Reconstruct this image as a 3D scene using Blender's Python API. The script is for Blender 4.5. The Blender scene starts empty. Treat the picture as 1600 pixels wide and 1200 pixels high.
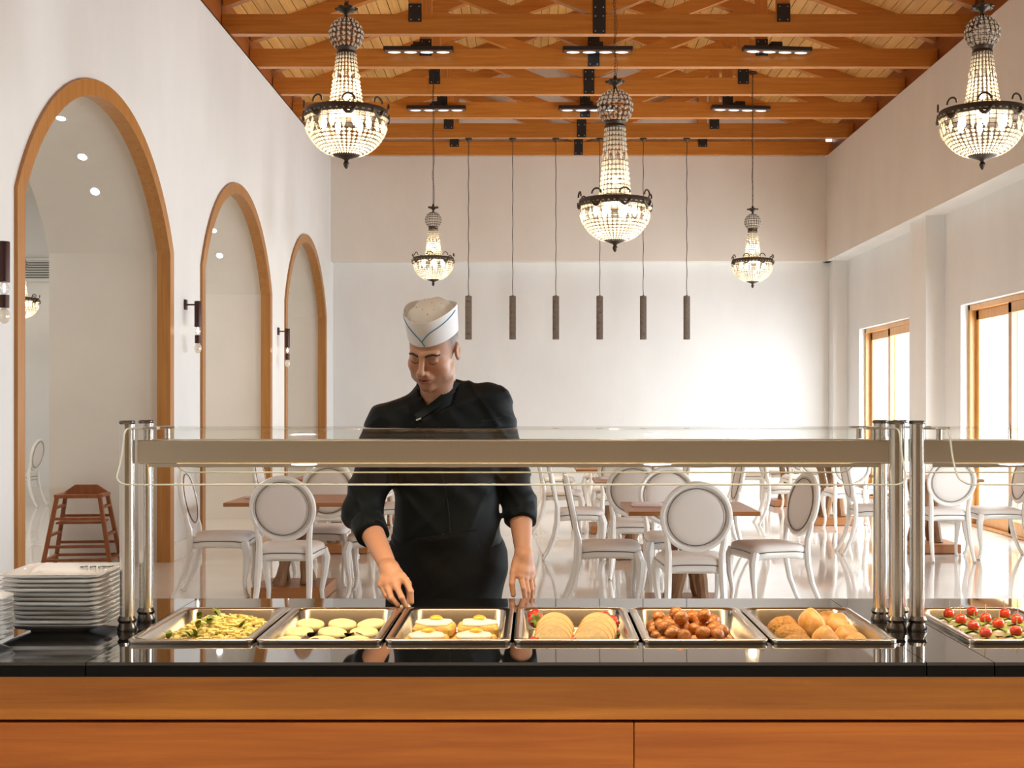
import bpy, math, random
import numpy as np
from mathutils import Vector, Matrix, Euler
random.seed(7)
PI = math.pi
S = bpy.context.scene
COL = S.collection

# ------------------------------------------------------------------ camera, light, exposure
CH, F = 1.48, 2000.0            # camera height, focal length in px of a 1600 px wide frame
PX, PY = 837.0, 633.0           # principal point (vanishing point of the room)
cam = bpy.data.cameras.new('camera'); camo = bpy.data.objects.new('camera', cam); COL.objects.link(camo)
camo.location = (0, 0, CH); camo.rotation_euler = (PI/2, 0, 0)
cam.sensor_width = 36; cam.lens = F/1600*36
cam.shift_x = (800-PX)/1600; cam.shift_y = (PY-600)/1600
cam.clip_start = .05; cam.clip_end = 300
S.camera = camo
S.view_settings.view_transform = 'Standard'; S.view_settings.look = 'None'
S.view_settings.gamma = 1; S.view_settings.use_curve_mapping = False
S.view_settings.exposure = 0.72
try:
    S.cycles.use_denoising = True; S.cycles.max_bounces = 10; S.cycles.diffuse_bounces = 5
    S.cycles.glossy_bounces = 5; S.cycles.transparent_max_bounces = 16
    S.cycles.caustics_reflective = False; S.cycles.caustics_refractive = False
    S.cycles.sample_clamp_indirect = 6
except Exception: pass

w = bpy.data.worlds.new('world'); S.world = w; w.use_nodes = True
bg = w.node_tree.nodes['Background']; bg.inputs[0].default_value = (.86, .93, 1, 1); bg.inputs[1].default_value = 1.7

def area(name, loc, rot, sx, sy, power, col=(1, 1, 1)):
    l = bpy.data.lights.new(name, 'AREA'); l.shape = 'RECTANGLE'; l.size = sx; l.size_y = sy
    l.energy = power; l.color = col
    o = bpy.data.objects.new(name, l); COL.objects.link(o); o.location = loc; o.rotation_euler = rot
    return o
# daylight entering through the glazed doors of the right wall
DOORS = [(17.95, 20.45), (13.05, 15.5), (8.15, 10.6), (3.25, 5.7)]
for i, (a, b) in enumerate(DOORS):
    area('door_daylight', (5.75, (a+b)/2, 1.45), (0, PI/2, 0), 2.5, b-a, 225 if a > 12 else 170, (.86, .935, 1))

# ------------------------------------------------------------------ helpers
def px(x, y, Y):               # pixel + depth -> world point
    return Vector(((x-PX)*Y/F, Y, CH-(y-PY)*Y/F))
def pz(x, y, Z):               # pixel + height -> world point
    Y = (CH-Z)*F/(y-PY); return Vector(((x-PX)*Y/F, Y, Z))

MATS = {}
def mat(name, col, rough=.5, metal=0, spec=.5, coat=0, bump=0, bscale=20, var=0, vscale=3, stretch=(1, 1, 1), emit=0, sheen=0, trans=0, sub=0, attr=None, col2=None, brough=0):
    if name in MATS: return MATS[name]
    m = bpy.data.materials.new(name); m.use_nodes = True; nt = m.node_tree; N = nt.nodes; L = nt.links
    b = N['Principled BSDF']
    b.inputs['Base Color'].default_value = (*col, 1); b.inputs['Roughness'].default_value = rough
    b.inputs['Metallic'].default_value = metal; b.inputs['Specular IOR Level'].default_value = spec
    b.inputs['Coat Weight'].default_value = coat; b.inputs['Sheen Weight'].default_value = sheen
    b.inputs['Subsurface Weight'].default_value = sub
    if sub: b.inputs['Subsurface Radius'].default_value = (.02, .008, .004)
    if emit:
        b.inputs['Emission Color'].default_value = (*col, 1); b.inputs['Emission Strength'].default_value = emit
    if attr:
        a = N.new('ShaderNodeAttribute'); a.attribute_name = attr; L.new(a.outputs['Color'], b.inputs['Base Color'])
    if var or bump or brough:
        tc = N.new('ShaderNodeTexCoord'); mp = N.new('ShaderNodeMapping'); mp.inputs['Scale'].default_value = stretch
        L.new(tc.outputs['Object'], mp.inputs[0])
    if var:
        n = N.new('ShaderNodeTexNoise'); n.inputs['Scale'].default_value = vscale; n.inputs['Detail'].default_value = 6
        n.inputs['Roughness'].default_value = .6
        L.new(mp.outputs[0], n.inputs['Vector'])
        r = N.new('ShaderNodeMapRange'); r.inputs[1].default_value = .3; r.inputs[2].default_value = .7
        L.new(n.outputs['Fac'], r.inputs[0])
        mx = N.new('ShaderNodeMix'); mx.data_type = 'RGBA'
        c2 = col2 or tuple(max(0, c*(1-var)) for c in col)
        mx.inputs[6].default_value = (*col, 1); mx.inputs[7].default_value = (*c2, 1)
        L.new(r.outputs[0], mx.inputs[0]); L.new(mx.outputs[2], b.inputs['Base Color'])
    if bump:
        n2 = N.new('ShaderNodeTexNoise'); n2.inputs['Scale'].default_value = bscale; n2.inputs['Detail'].default_value = 5
        L.new(mp.outputs[0], n2.inputs['Vector'])
        bp = N.new('ShaderNodeBump'); bp.inputs['Strength'].default_value = bump; bp.inputs['Distance'].default_value = .01
        L.new(n2.outputs['Fac'], bp.inputs['Height']); L.new(bp.outputs[0], b.inputs['Normal'])
    MATS[name] = m; return m

def wood(name, c1, c2, rough=.4, axis=0, scale=1.0, coat=0.0):
    """long grain along `axis`"""
    if name in MATS: return MATS[name]
    m = bpy.data.materials.new(name); m.use_nodes = True; nt = m.node_tree; N = nt.nodes; L = nt.links
    b = N['Principled BSDF']; b.inputs['Roughness'].default_value = rough; b.inputs['Coat Weight'].default_value = coat
    tc = N.new('ShaderNodeTexCoord'); mp = N.new('ShaderNodeMapping')
    s = [26*scale]*3; s[axis] = 1.1*scale; mp.inputs['Scale'].default_value = s
    oi = N.new('ShaderNodeObjectInfo'); ad = N.new('ShaderNodeVectorMath'); ad.operation = 'ADD'
    cmb = N.new('ShaderNodeCombineXYZ'); mu = N.new('ShaderNodeMath'); mu.operation = 'MULTIPLY'; mu.inputs[1].default_value = 40
    L.new(oi.outputs['Random'], mu.inputs[0])
    for i in range(3): L.new(mu.outputs[0], cmb.inputs[i])
    L.new(tc.outputs['Object'], mp.inputs[0]); L.new(mp.outputs[0], ad.inputs[0]); L.new(cmb.outputs[0], ad.inputs[1])
    n = N.new('ShaderNodeTexNoise'); n.inputs['Scale'].default_value = 1; n.inputs['Detail'].default_value = 7; n.inputs['Roughness'].default_value = .62
    n.inputs['Distortion'].default_value = .6
    L.new(ad.outputs[0], n.inputs['Vector'])
    cr = N.new('ShaderNodeValToRGB'); cr.color_ramp.elements[0].position = .32; cr.color_ramp.elements[1].position = .68
    cr.color_ramp.elements[0].color = (*c2, 1); cr.color_ramp.elements[1].color = (*c1, 1)
    L.new(n.outputs['Fac'], cr.inputs[0])
    hv = N.new('ShaderNodeHueSaturation'); mr = N.new('ShaderNodeMapRange'); mr.inputs[3].default_value = .88; mr.inputs[4].default_value = 1.1
    L.new(oi.outputs['Random'], mr.inputs[0]); L.new(mr.outputs[0], hv.inputs['Value']); L.new(cr.outputs[0], hv.inputs['Color'])
    L.new(hv.outputs[0], b.inputs['Base Color'])
    bp = N.new('ShaderNodeBump'); bp.inputs['Strength'].default_value = .12; bp.inputs['Distance'].default_value = .004
    L.new(n.outputs['Fac'], bp.inputs['Height']); L.new(bp.outputs[0], b.inputs['Normal'])
    MATS[name] = m; return m

def glass(name, tint=(1, 1, 1), refl=1.0, ior=1.45):
    if name in MATS: return MATS[name]
    m = bpy.data.materials.new(name); m.use_nodes = True; nt = m.node_tree; N = nt.nodes; L = nt.links
    N.remove(N['Principled BSDF']); out = N['Material Output']
    t = N.new('ShaderNodeBsdfTransparent'); t.inputs[0].default_value = (*tint, 1)
    g = N.new('ShaderNodeBsdfGlossy'); g.inputs['Roughness'].default_value = .01
    fr = N.new('ShaderNodeFresnel'); ge = N.new('ShaderNodeNewGeometry')      # thin sheet: same reflectance from both sides
    mr = N.new('ShaderNodeMapRange'); mr.inputs[3].default_value = ior; mr.inputs[4].default_value = 1/ior
    L.new(ge.outputs['Backfacing'], mr.inputs[0]); L.new(mr.outputs[0], fr.inputs[0])
    mu = N.new('ShaderNodeMath'); mu.operation = 'MULTIPLY'; mu.inputs[1].default_value = refl
    mx = N.new('ShaderNodeMixShader'); L.new(fr.outputs[0], mu.inputs[0]); L.new(mu.outputs[0], mx.inputs[0])
    L.new(t.outputs[0], mx.inputs[1]); L.new(g.outputs[0], mx.inputs[2]); L.new(mx.outputs[0], out.inputs[0])
    MATS[name] = m; return m

def crystal(name):
    m = bpy.data.materials.new(name); m.use_nodes = True; nt = m.node_tree; N = nt.nodes; L = nt.links
    N.remove(N['Principled BSDF']); out = N['Material Output']
    tl = N.new('ShaderNodeBsdfTranslucent'); tl.inputs[0].default_value = (1, .95, .84, 1)
    df = N.new('ShaderNodeBsdfDiffuse'); df.inputs[0].default_value = (.9, .86, .78, 1)
    g = N.new('ShaderNodeBsdfGlossy'); g.inputs['Roughness'].default_value = .12
    t = N.new('ShaderNodeBsdfTransparent'); t.inputs[0].default_value = (1, .97, .92, 1)
    a1 = N.new('ShaderNodeMixShader'); a1.inputs[0].default_value = .3
    L.new(tl.outputs[0], a1.inputs[1]); L.new(df.outputs[0], a1.inputs[2])
    a2 = N.new('ShaderNodeMixShader'); a2.inputs[0].default_value = .18
    L.new(a1.outputs[0], a2.inputs[1]); L.new(g.outputs[0], a2.inputs[2])
    a3 = N.new('ShaderNodeMixShader'); a3.inputs[0].default_value = .3
    L.new(a2.outputs[0], a3.inputs[1]); L.new(t.outputs[0], a3.inputs[2]); L.new(a3.outputs[0], out.inputs[0])
    MATS[name] = m; return m

class G:
    """mesh collector"""
    def __init__(s): s.v = []; s.f = []
    def add(s, vs, fs, M=None):
        k = len(s.v)
        for p in vs: s.v.append(tuple(M @ Vector(p)) if M is not None else tuple(p))
        for f in fs: s.f.append(tuple(i+k for i in f))
        return s
    def box(s, x0, x1, y0, y1, z0, z1, M=None):
        vs = [(x, y, z) for x in (x0, x1) for y in (y0, y1) for z in (z0, z1)]
        return s.add(vs, [(0, 1, 3, 2), (4, 6, 7, 5), (0, 4, 5, 1), (2, 3, 7, 6), (0, 2, 6, 4), (1, 5, 7, 3)], M)
    def bar(s, a, b, wd, dp, up=(0, 0, 1)):
        a = Vector(a); b = Vector(b); d = (b-a); ln = d.length; d.normalize()
        u = Vector(up); r = d.cross(u)
        if r.length < 1e-6: r = d.cross(Vector((1, 0, 0)))
        r.normalize(); u = r.cross(d)
        M = Matrix((r, d, u)).transposed().to_4x4(); M.translation = a
        return s.box(-wd/2, wd/2, 0, ln, -dp/2, dp/2, M)
    def tube(s, pts, rad, n=8, closed=False, cap=True, flat=1.0, M=None):
        pts = [Vector(p) for p in pts]; m = len(pts)
        rad = rad if hasattr(rad, '__len__') else [rad]*m
        vs = []; u = None
        for i, p in enumerate(pts):
            if closed: t = pts[(i+1) % m]-pts[i-1]
            else: t = pts[min(i+1, m-1)]-pts[max(i-1, 0)]
            if t.length < 1e-9: t = Vector((0, 0, 1))
            t.normalize()
            if u is None:
                u = t.orthogonal() if abs(t.z) > .9 else t.cross(Vector((0, 0, 1)))
            u = u-t*u.dot(t)
            if u.length < 1e-6: u = t.orthogonal()
            u.normalize(); wv = t.cross(u)
            for k in range(n):
                a = 2*PI*k/n; vs.append(p+u*(math.cos(a)*rad[i])+wv*(math.sin(a)*rad[i]*flat))
        fs = []
        for i in range(m if closed else m-1):
            j = (i+1) % m
            for k in range(n):
                l = (k+1) % n; fs.append((i*n+k, i*n+l, j*n+l, j*n+k))
        if not closed and cap:
            fs.append(tuple(range(n-1, -1, -1))); fs.append(tuple((m-1)*n+k for k in range(n)))
        return s.add(vs, fs, M)
    def lathe(s, prof, n=24, c=(0, 0, 0), M=None, sx=1, sy=1):
        vs = []; fs = []; m = len(prof)
        for r, z in prof:
            for k in range(n):
                a = 2*PI*k/n; vs.append((c[0]+r*math.cos(a)*sx, c[1]+r*math.sin(a)*sy, c[2]+z))
        for i in range(m-1):
            for k in range(n):
                l = (k+1) % n; fs.append((i*n+k, i*n+l, (i+1)*n+l, (i+1)*n+k))
        fs.append(tuple(range(n-1, -1, -1))); fs.append(tuple((m-1)*n+k for k in range(n)))
        return s.add(vs, fs, M)
    def ball(s, c, r, n=12, m=8, M=None, jit=0):
        r = r if hasattr(r, '__len__') else (r, r, r)
        vs = []; fs = []
        vs.append((c[0], c[1], c[2]-r[2]))
        for i in range(1, m):
            t = PI*i/m
            for k in range(n):
                a = 2*PI*k/n; q = 1+random.uniform(-jit, jit)
                vs.append((c[0]+r[0]*q*math.sin(t)*math.cos(a), c[1]+r[1]*q*math.sin(t)*math.sin(a), c[2]-r[2]*q*math.cos(t)))
        vs.append((c[0], c[1], c[2]+r[2])); e = len(vs)-1
        for k in range(n):
            l = (k+1) % n
            fs.append((0, 1+l, 1+k)); fs.append((e, 1+(m-2)*n+k, 1+(m-2)*n+l))
            for i in range(m-2): fs.append((1+i*n+k, 1+i*n+l, 1+(i+1)*n+l, 1+(i+1)*n+k))
        return s.add(vs, fs, M)
    def octa(s, c, r, h):
        x, y, z = c
        return s.add([(x+r, y, z), (x, y+r, z), (x-r, y, z), (x, y-r, z), (x, y, z+h), (x, y, z-h)],
                     [(0, 1, 4), (1, 2, 4), (2, 3, 4), (3, 0, 4), (1, 0, 5), (2, 1, 5), (3, 2, 5), (0, 3, 5)])
    def loft(s, loops, cap0=True, cap1=True, M=None):
        n = len(loops[0]); vs = [p for lp in loops for p in lp]; fs = []
        for i in range(len(loops)-1):
            for k in range(n):
                l = (k+1) % n; fs.append((i*n+k, i*n+l, (i+1)*n+l, (i+1)*n+k))
        if cap0: fs.append(tuple(range(n-1, -1, -1)))
        if cap1: fs.append(tuple((len(loops)-1)*n+k for k in range(n)))
        return s.add(vs, fs, M)
    def build(s, name, m, parent=None, smooth=True, ang=38, bevel=0):
        me = bpy.data.meshes.new(name); me.from_pydata(s.v, [], s.f); me.update()
        return link(name, me, m, parent, smooth, ang, bevel)

def link(name, me, m, parent=None, smooth=True, ang=38, bevel=0):
    if m is not None: me.materials.append(MATS[m] if isinstance(m, str) else m)
    if smooth:
        me.shade_smooth()
        try: me.set_sharp_from_angle(angle=math.radians(ang))
        except Exception: pass
    o = bpy.data.objects.new(name, me); COL.objects.link(o)
    if bevel:
        b = o.modifiers.new('bevel', 'BEVEL'); b.width = bevel; b.segments = 2; b.limit_method = 'ANGLE'
    if parent is not None:
        o.parent = parent
    return o
def tag(o, label, cat, group=None):
    o['label'] = label; o['category'] = cat
    if group: o['group'] = group
    return o
def struct(o): o['kind'] = 'structure'; return o
def empty(name, loc, rz=0):
    o = bpy.data.objects.new(name, None); COL.objects.link(o); o.location = loc; o.rotation_euler = (0, 0, rz)
    o.empty_display_size = .1; return o
def dup(root, loc, rz=None, label=None, group=None):
    r = root.copy(); COL.objects.link(r); r.location = loc
    if rz is not None: r.rotation_euler = (0, 0, rz)
    if label: r['label'] = label
    if group: r['group'] = group
    for ch in list(root.children):
        c = ch.copy(); COL.objects.link(c); c.parent = r
        for g in ch.children:
            d = g.copy(); COL.objects.link(d); d.parent = c
    return r
def rrect(hx, hy, r, z, n=6, cx=0, cy=0):
    out = []
    for sx, sy, a0 in ((1, 1, 0), (-1, 1, PI/2), (-1, -1, PI), (1, -1, 3*PI/2)):
        for k in range(n+1):
            a = a0+PI/2*k/n
            out.append((cx+sx*(hx-r)+r*math.cos(a), cy+sy*(hy-r)+r*math.sin(a), z))
    return out

# ------------------------------------------------------------------ materials
mat('plaster_cool', (.78, .775, .76), .85, bump=.25, bscale=9, var=.07, vscale=1.3, stretch=(1, 1, .5))
mat('plaster_warm', (.77, .715, .645), .85, bump=.25, bscale=9, var=.08, vscale=1.3, stretch=(1, 1, .5))
mat('plaster_tan', (.42, .33, .22), .85, bump=.2, bscale=9, var=.08)
mat('plaster_passage', (.72, .67, .60), .85, bump=.2, bscale=9, var=.07, vscale=1.3)
mat('marble_floor', (.72, .665, .60), .07, spec=.6, var=.14, vscale=.9, coat=.3)
mat('marble_trim', (.78, .75, .70), .2, var=.08, vscale=3)
wood('truss_wood', (.58, .23, .045), (.45, .155, .025), .27, 0)
wood('blocking_wood', (.34, .105, .02), (.25, .07, .012), .5, 1)
wood('post_wood', (.56, .22, .045), (.43, .15, .025), .5, 2)
wood('deck_wood', (.74, .42, .13), (.58, .29, .07), .5, 1)
wood('casing_wood', (.44, .20, .05), (.34, .135, .028), .35, 2)
wood('door_wood', (.66, .36, .13), (.55, .27, .08), .35, 2)
wood('counter_wood', (.60, .235, .026), (.42, .14, .013), .4, 0, 1.3, 0)
wood('counter_wood_dark', (.52, .165, .018), (.36, .095, .009), .4, 0, 1.3, 0)
wood('table_wood', (.42, .17, .05), (.30, .11, .03), .35, 0)
wood('trunk_wood', (.34, .18, .08), (.20, .095, .04), .6, 2, 1.3)
wood('stool_wood', (.30, .09, .022), (.20, .055, .013), .4, 2)
mat('black_steel', (.012, .012, .013), .5)
mat('bolt_steel', (.5, .5, .5), .3, 1)
mat('black_granite', (.006, .006, .007), .025, spec=.75, coat=.6)
mat('granite_edge', (.004, .004, .0045), .35, spec=.12)
mat('gap_black', (.004, .003, .003), .8)
mat('steel', (.62, .60, .57), .2, 1)
mat('brushed_steel', (.60, .56, .49), .3, 1, bump=.06, bscale=60, stretch=(1, 1, 40))
mat('pan_steel', (.50, .485, .46), .24, 1)
mat('dark_steel', (.16, .15, .14), .25, 1)
mat('lamp_warm', (1, .62, .22), .5, emit=6)
mat('led', (1, .96, .9), .5, emit=5)
mat('led_dim', (.95, .95, 1), .4, emit=.45)
mat('pierced', (.20, .165, .14), .45, .6)
mat('bulb', (1, .82, .55), .5, emit=14)
mat('bronze', (.075, .055, .04), .45, .8)
mat('sconce_metal', (.055, .022, .018), .4, .5)
mat('chair_paint', (.80, .78, .74), .3, coat=.2)
mat('chair_fabric', (.76, .71, .67), .6, bump=.05, bscale=300)
mat('nails', (.17, .125, .085), .35, .6)
mat('linen', (.80, .70, .70), .8)
mat('porcelain', (.80, .82, .84), .08, coat=.4)
mat('ink', (.05, .05, .06), .5)
mat('grille_white', (.75, .74, .72), .5)
mat('grille_dark', (.18, .18, .17), .6)
mat('paving', (.7, .68, .64), .8, var=.1)
glass('guard_glass', (.97, .985, .975), .9)
glass('pane_glass', (.98, .99, .99), .6)
mat('glass_edge', (.62, .66, .60), .12, spec=.8)
crystal('crystal')
glass('bulb_glass', (.95, .95, .95), 1.5)

# ------------------------------------------------------------------ room shell
WL, WR, WO = -3.46, 4.90, 5.24        # left wall, right upper wall, right outer wall
YB, YBL = 21.62, 21.86                # back wall (upper, lower)
YN = -5.0                             # wall behind the camera
ZS = 3.91                             # underside of the right and back soffit
XC, SL = .72, .364                    # ridge line, roof slope
def zdeck(x): return 6.2+(4.18-abs(x-XC))*SL
g = G(); g.box(-9.5, 5.6, YN-.3, 22.2, -.1, 0); struct(g.build('floor', 'marble_floor', smooth=False))

# left wall with three arched passages
XI = -4.60
ARCH = [(8.49, 12.16), (13.20, 16.70), (17.62, 21.06)]
ZSP, RISE = 2.93, 1.12
def arch_pts(a, b, inset=0, n=28):
    """list of (y,z) from the near spring over the crown to the far spring"""
    hw = (b-a)/2; c = (a+b)/2; R = (hw*hw+RISE*RISE)/(2*RISE); zc = ZSP+RISE-R
    Ri = R-inset; hwi = hw-inset; t = math.asin(hwi/Ri) if hwi < Ri else PI/2
    return [(c+Ri*math.sin(-t+2*t*i/n), zc+Ri*math.cos(-t+2*t*i/n)) for i in range(n+1)]
g = G(); ZT = 5.675
def wall_face(g, X):
    prev = YN
    for a, b in ARCH:
        a += .06; b -= .06
        g.add([(X, prev, 0), (X, a, 0), (X, a, ZT), (X, prev, ZT)], [(0, 1, 2, 3)])
        P = arch_pts(a-.06, b+.06, .06)
        for (y0, z0), (y1, z1) in zip(P, P[1:]):
            g.add([(X, y0, z0), (X, y1, z1), (X, y1, ZT), (X, y0, ZT)], [(0, 1, 2, 3)])
        prev = b
    g.add([(X, prev, 0), (X, YBL, 0), (X, YBL, ZT), (X, prev, ZT)], [(0, 1, 2, 3)])
wall_face(g, WL)
struct(g.build('wall_left', 'plaster_cool', smooth=False))
g = G(); wall_face(g, XI); struct(g.build('wall_passage', 'plaster_passage', smooth=False))
g = G()
for a, b in ARCH:
    P = arch_pts(a, b, .06); P = [(P[0][0], 0)]+P+[(P[-1][0], 0)]
    for (y0, z0), (y1, z1) in zip(P, P[1:]):
        g.add([(WL, y0, z0), (WL, y1, z1), (XI, y1, z1), (XI, y0, z0)], [(0, 1, 2, 3)])
struct(g.build('wall_vault', 'plaster_passage', ang=14))
# wooden arch casings
for i, (a, b) in enumerate(ARCH):
    g = G(); O = arch_pts(a, b); I = arch_pts(a, b, .125)
    O = [(O[0][0], 0)]+O+[(O[-1][0], 0)]; I = [(I[0][0], 0)]+I+[(I[-1][0], 0)]
    x0, x1 = WL+.025, WL-.10
    for k in range(len(O)-1):
        (ya, za), (yb, zb) = O[k], O[k+1]; (yc, zc), (yd, zd) = I[k], I[k+1]
        g.add([(x0, ya, za), (x0, yb, zb), (x0, yd, zd), (x0, yc, zc), (x1, ya, za), (x1, yb, zb), (x1, yd, zd), (x1, yc, zc)],
              [(0, 1, 2, 3), (3, 2, 6, 7), (1, 0, 4, 5), (5, 4, 7, 6)])
    struct(g.build('trim_%d' % (i+1), 'casing_wood', ang=30))
# baseboards on the piers of the left wall
pier = [(YN, ARCH[0][0]), (ARCH[0][1], ARCH[1][0]), (ARCH[1][1], ARCH[2][0]), (ARCH[2][1], YBL)]
g = G()
for a, b in pier: g.box(WL-.01, WL+.022, a, b, 0, .165)
struct(g.build('baseboard_left', 'marble_trim', smooth=False))
g = G(); g.box(WL, WO, YBL-.02, YBL+.01, 0, .165); struct(g.build('baseboard_back', 'marble_trim', smooth=False))
# downlights in the vaults
for (a, b) in ARCH:
    c = (a+b)/2
    for du in (-1.38, -1.06, -.54, .54, 1.06, 1.38):
        P = arch_pts(a, b, .06, 200); y, z = min(P, key=lambda q: abs(q[0]-(c+du)))
        hw = (b-a)/2; R = (hw*hw+RISE*RISE)/(2*RISE)
        n = Vector((0, -(y-c), -(z-(ZSP+RISE-R)))).normalized()
        M = n.to_track_quat('Z', 'Y').to_matrix().to_4x4(); M.translation = Vector((-4.03, y, z))
        r = empty('downlight', (0, 0, 0)); tag(r, 'small round recessed downlight set in the arched passage vault', 'downlight', 'vault downlights')
        q = G(); q.lathe([(.05, -.01), (.055, .004), (.042, .006), (.04, -.004)], 20, M=M); q.build('bezel', 'grille_white', r)
        q = G(); q.lathe([(.04, -.006), (.038, .002)], 16, M=M); q.build('lens', 'led', r)
for (a, b) in ARCH:
    l = bpy.data.lights.new('vault_light', 'SPOT'); l.energy = 12; l.spot_size = 2.2; l.spot_blend = .7; l.color = (1, .93, .82); l.shadow_soft_size = .06
    o = bpy.data.objects.new('vault_light', l); COL.objects.link(o); o.location = (-4.03, (a+b)/2, ZSP+RISE-.12)
area('side_room_fill', (-7, 12.5, 4.8), (0, 0, 0), 2, 6, 120, (1, .97, .92))  # added fill without a fixture, brightens the room beyond the arches
# room beyond the passages
g = G(); g.box(-9.6, XI, 20.8, 21, 0, 5); g.box(-9.7, -9.5, 3, 21, 0, 5); g.box(-9.6, XI, 3, 3.1, 0, 5)
struct(g.build('wall_far', 'plaster_cool', smooth=False))
g = G(); g.box(-9.6, XI, 3, 21, 4.9, 5); struct(g.build('ceiling_far', 'plaster_passage', smooth=False))
g = G(); g.box(-9.5, XI, 20.76, 20.8, 0, .17); struct(g.build('baseboard_far', 'marble_trim', smooth=False))
# back wall: upper band proud of the lower wall
g = G()
g.add([(WL, YB, ZS), (WR, YB, ZS), (WR, YB, 6.2), (XC, YB, 6.2+4.18*SL), (WL, YB, 6.2), (WL, YBL, ZS), (WO, YBL, ZS), (WO, YB, ZS)],
      [(0, 1, 2, 3, 4), (0, 5, 6, 7, 1)])
struct(g.build('wall_back', 'plaster_warm', smooth=False))
g = G(); g.add([(WL, YBL, 0), (WO, YBL, 0), (WO, YBL, ZS), (WL, YBL, ZS)], [(0, 1, 2, 3)])
struct(g.build('wall_back_lower', 'plaster_cool', smooth=False))
# right side: upper wall over a recess with glazed doors
g = G(); g.box(WR, WR+.34, YN, YB, ZS+.004, 5.675)
struct(g.build('wall_right_upper', 'plaster_warm', smooth=False))
g = G(); g.box(WR, WO+.02, YN, YBL, ZS, ZS+.003); struct(g.build('wall_soffit', 'plaster_cool', smooth=False))  # whiter plaster stands in for window light on the underside
for i, X in enumerate((WL-.14, WR+.10)):
    g = G(); g.box(X, X+.04, YN, YB, 5.66, 6.26); struct(g.build('trim_%d' % (i+4), 'blocking_wood', smooth=False))
g = G(); g.box(WL-.16, WL, YN, YB, 5.66, 5.675); struct(g.build('wall_left_cap', 'plaster_cool', smooth=False))
g = G(); ZD = 2.71; prev = YBL
def wpan(y0, y1, z0, z1):
    g.box(WO, WO+.22, y0, y1, z0, z1)
for a, b in DOORS:
    wpan(b+.28, prev, 0, ZS); wpan(a, b+.28, ZD, ZS); prev = a
wpan(YN, prev, 0, ZS)
struct(g.build('wall_right', 'plaster_cool', smooth=False))
g = G()
for y in (21.5, 16.4, 11.6, 6.7, 1.8): g.box(WR+.1, WO, y, y+.7 if y < 21 else YBL, 0, ZS)
struct(g.build('wall_pilasters', 'plaster_cool', smooth=False))
# wall behind the camera
g = G(); g.box(WL, WO, YN-.2, YN, 0, 8)
struct(g.build('wall_front', 'plaster_tan', smooth=False))
# sliding timber doors
for i, (a, b) in enumerate(DOORS):
    b2 = b+.28; r = empty('door_%d' % (i+1), (WO+.15, (a+b2)/2, 0)); struct(r)
    hw = (b2-a)/2
    def loc(q, n, m): return q.build(n, m, r, smooth=False, bevel=.006)
    q = G(); q.box(-.06, .10, -hw, -hw+.07, 0, ZD); q.box(-.06, .10, hw-.07, hw, 0, ZD); q.box(-.06, .10, -hw, hw, ZD-.07, ZD); q.box(-.06, .10, -hw, hw, 0, .03)
    loc(q, 'door_frame', 'door_wood')
    for s, (y0, y1, x) in enumerate(((-hw+.07, .05, -.02), (-.05, hw-.07, .045))):
        q = G(); q.box(x-.03, x+.03, y0, y0+.10, .03, ZD-.07); q.box(x-.03, x+.03, y1-.10, y1, .03, ZD-.07)
        q.box(x-.03, x+.03, y0, y1, ZD-.19, ZD-.07); q.box(x-.03, x+.03, y0, y1, .03, .18)
        sash = loc(q, 'door_sash', 'door_wood')
        q = G(); q.box(x-.004, x+.004, y0+.1, y1-.1, .18, ZD-.19); q.build('pane', 'pane_glass', sash, smooth=False)
        if s == 0:
            q = G(); q.box(x-.05, x-.03, y1-.07, y1-.045, 1.0, 1.25); q.build('handle', 'dark_steel', sash, smooth=False)
g = G(); g.box(5.46, 40, -15, 40, -.12, -.02); struct(g.build('ground_terrace', 'paving', smooth=False))

# ------------------------------------------------------------------ roof deck planks
ceil = empty('ceiling', (XC, 8, 6.2)); struct(ceil)
q = G()
for s in (-1, 1):
    q.add([(0, YN-8, 4.18*SL+.07), (0, YB-8+.3, 4.18*SL+.07), (s*4.5, YB-8+.3, -.32*SL+.07), (s*4.5, YN-8, -.32*SL+.07)], [(0, 1, 2, 3)])
q.build('roof_skin', 'gap_black', ceil, smooth=False)
ca, sa = math.cos(math.atan(SL)), math.sin(math.atan(SL))
pw = .135; npl = int(4.45/pw)+2
pm = G(); pm.box(-pw/2+.004, pw/2-.004, YN-8, YB-8+.25, -.012, .012)
pme = None
for s in (-1, 1):
    for k in range(npl+1):
        if pme is None:
            o = pm.build('plank', 'deck_wood', ceil, smooth=False); pme = o.data
        else:
            o = bpy.data.objects.new('plank', pme); COL.objects.link(o); o.parent = ceil
        d = (k+.5)*pw
        o.location = (s*d*ca, 0, 4.18*SL-d*sa+random.uniform(-.003, .003)); o.rotation_euler = (0, s*math.atan(SL), 0)

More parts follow.
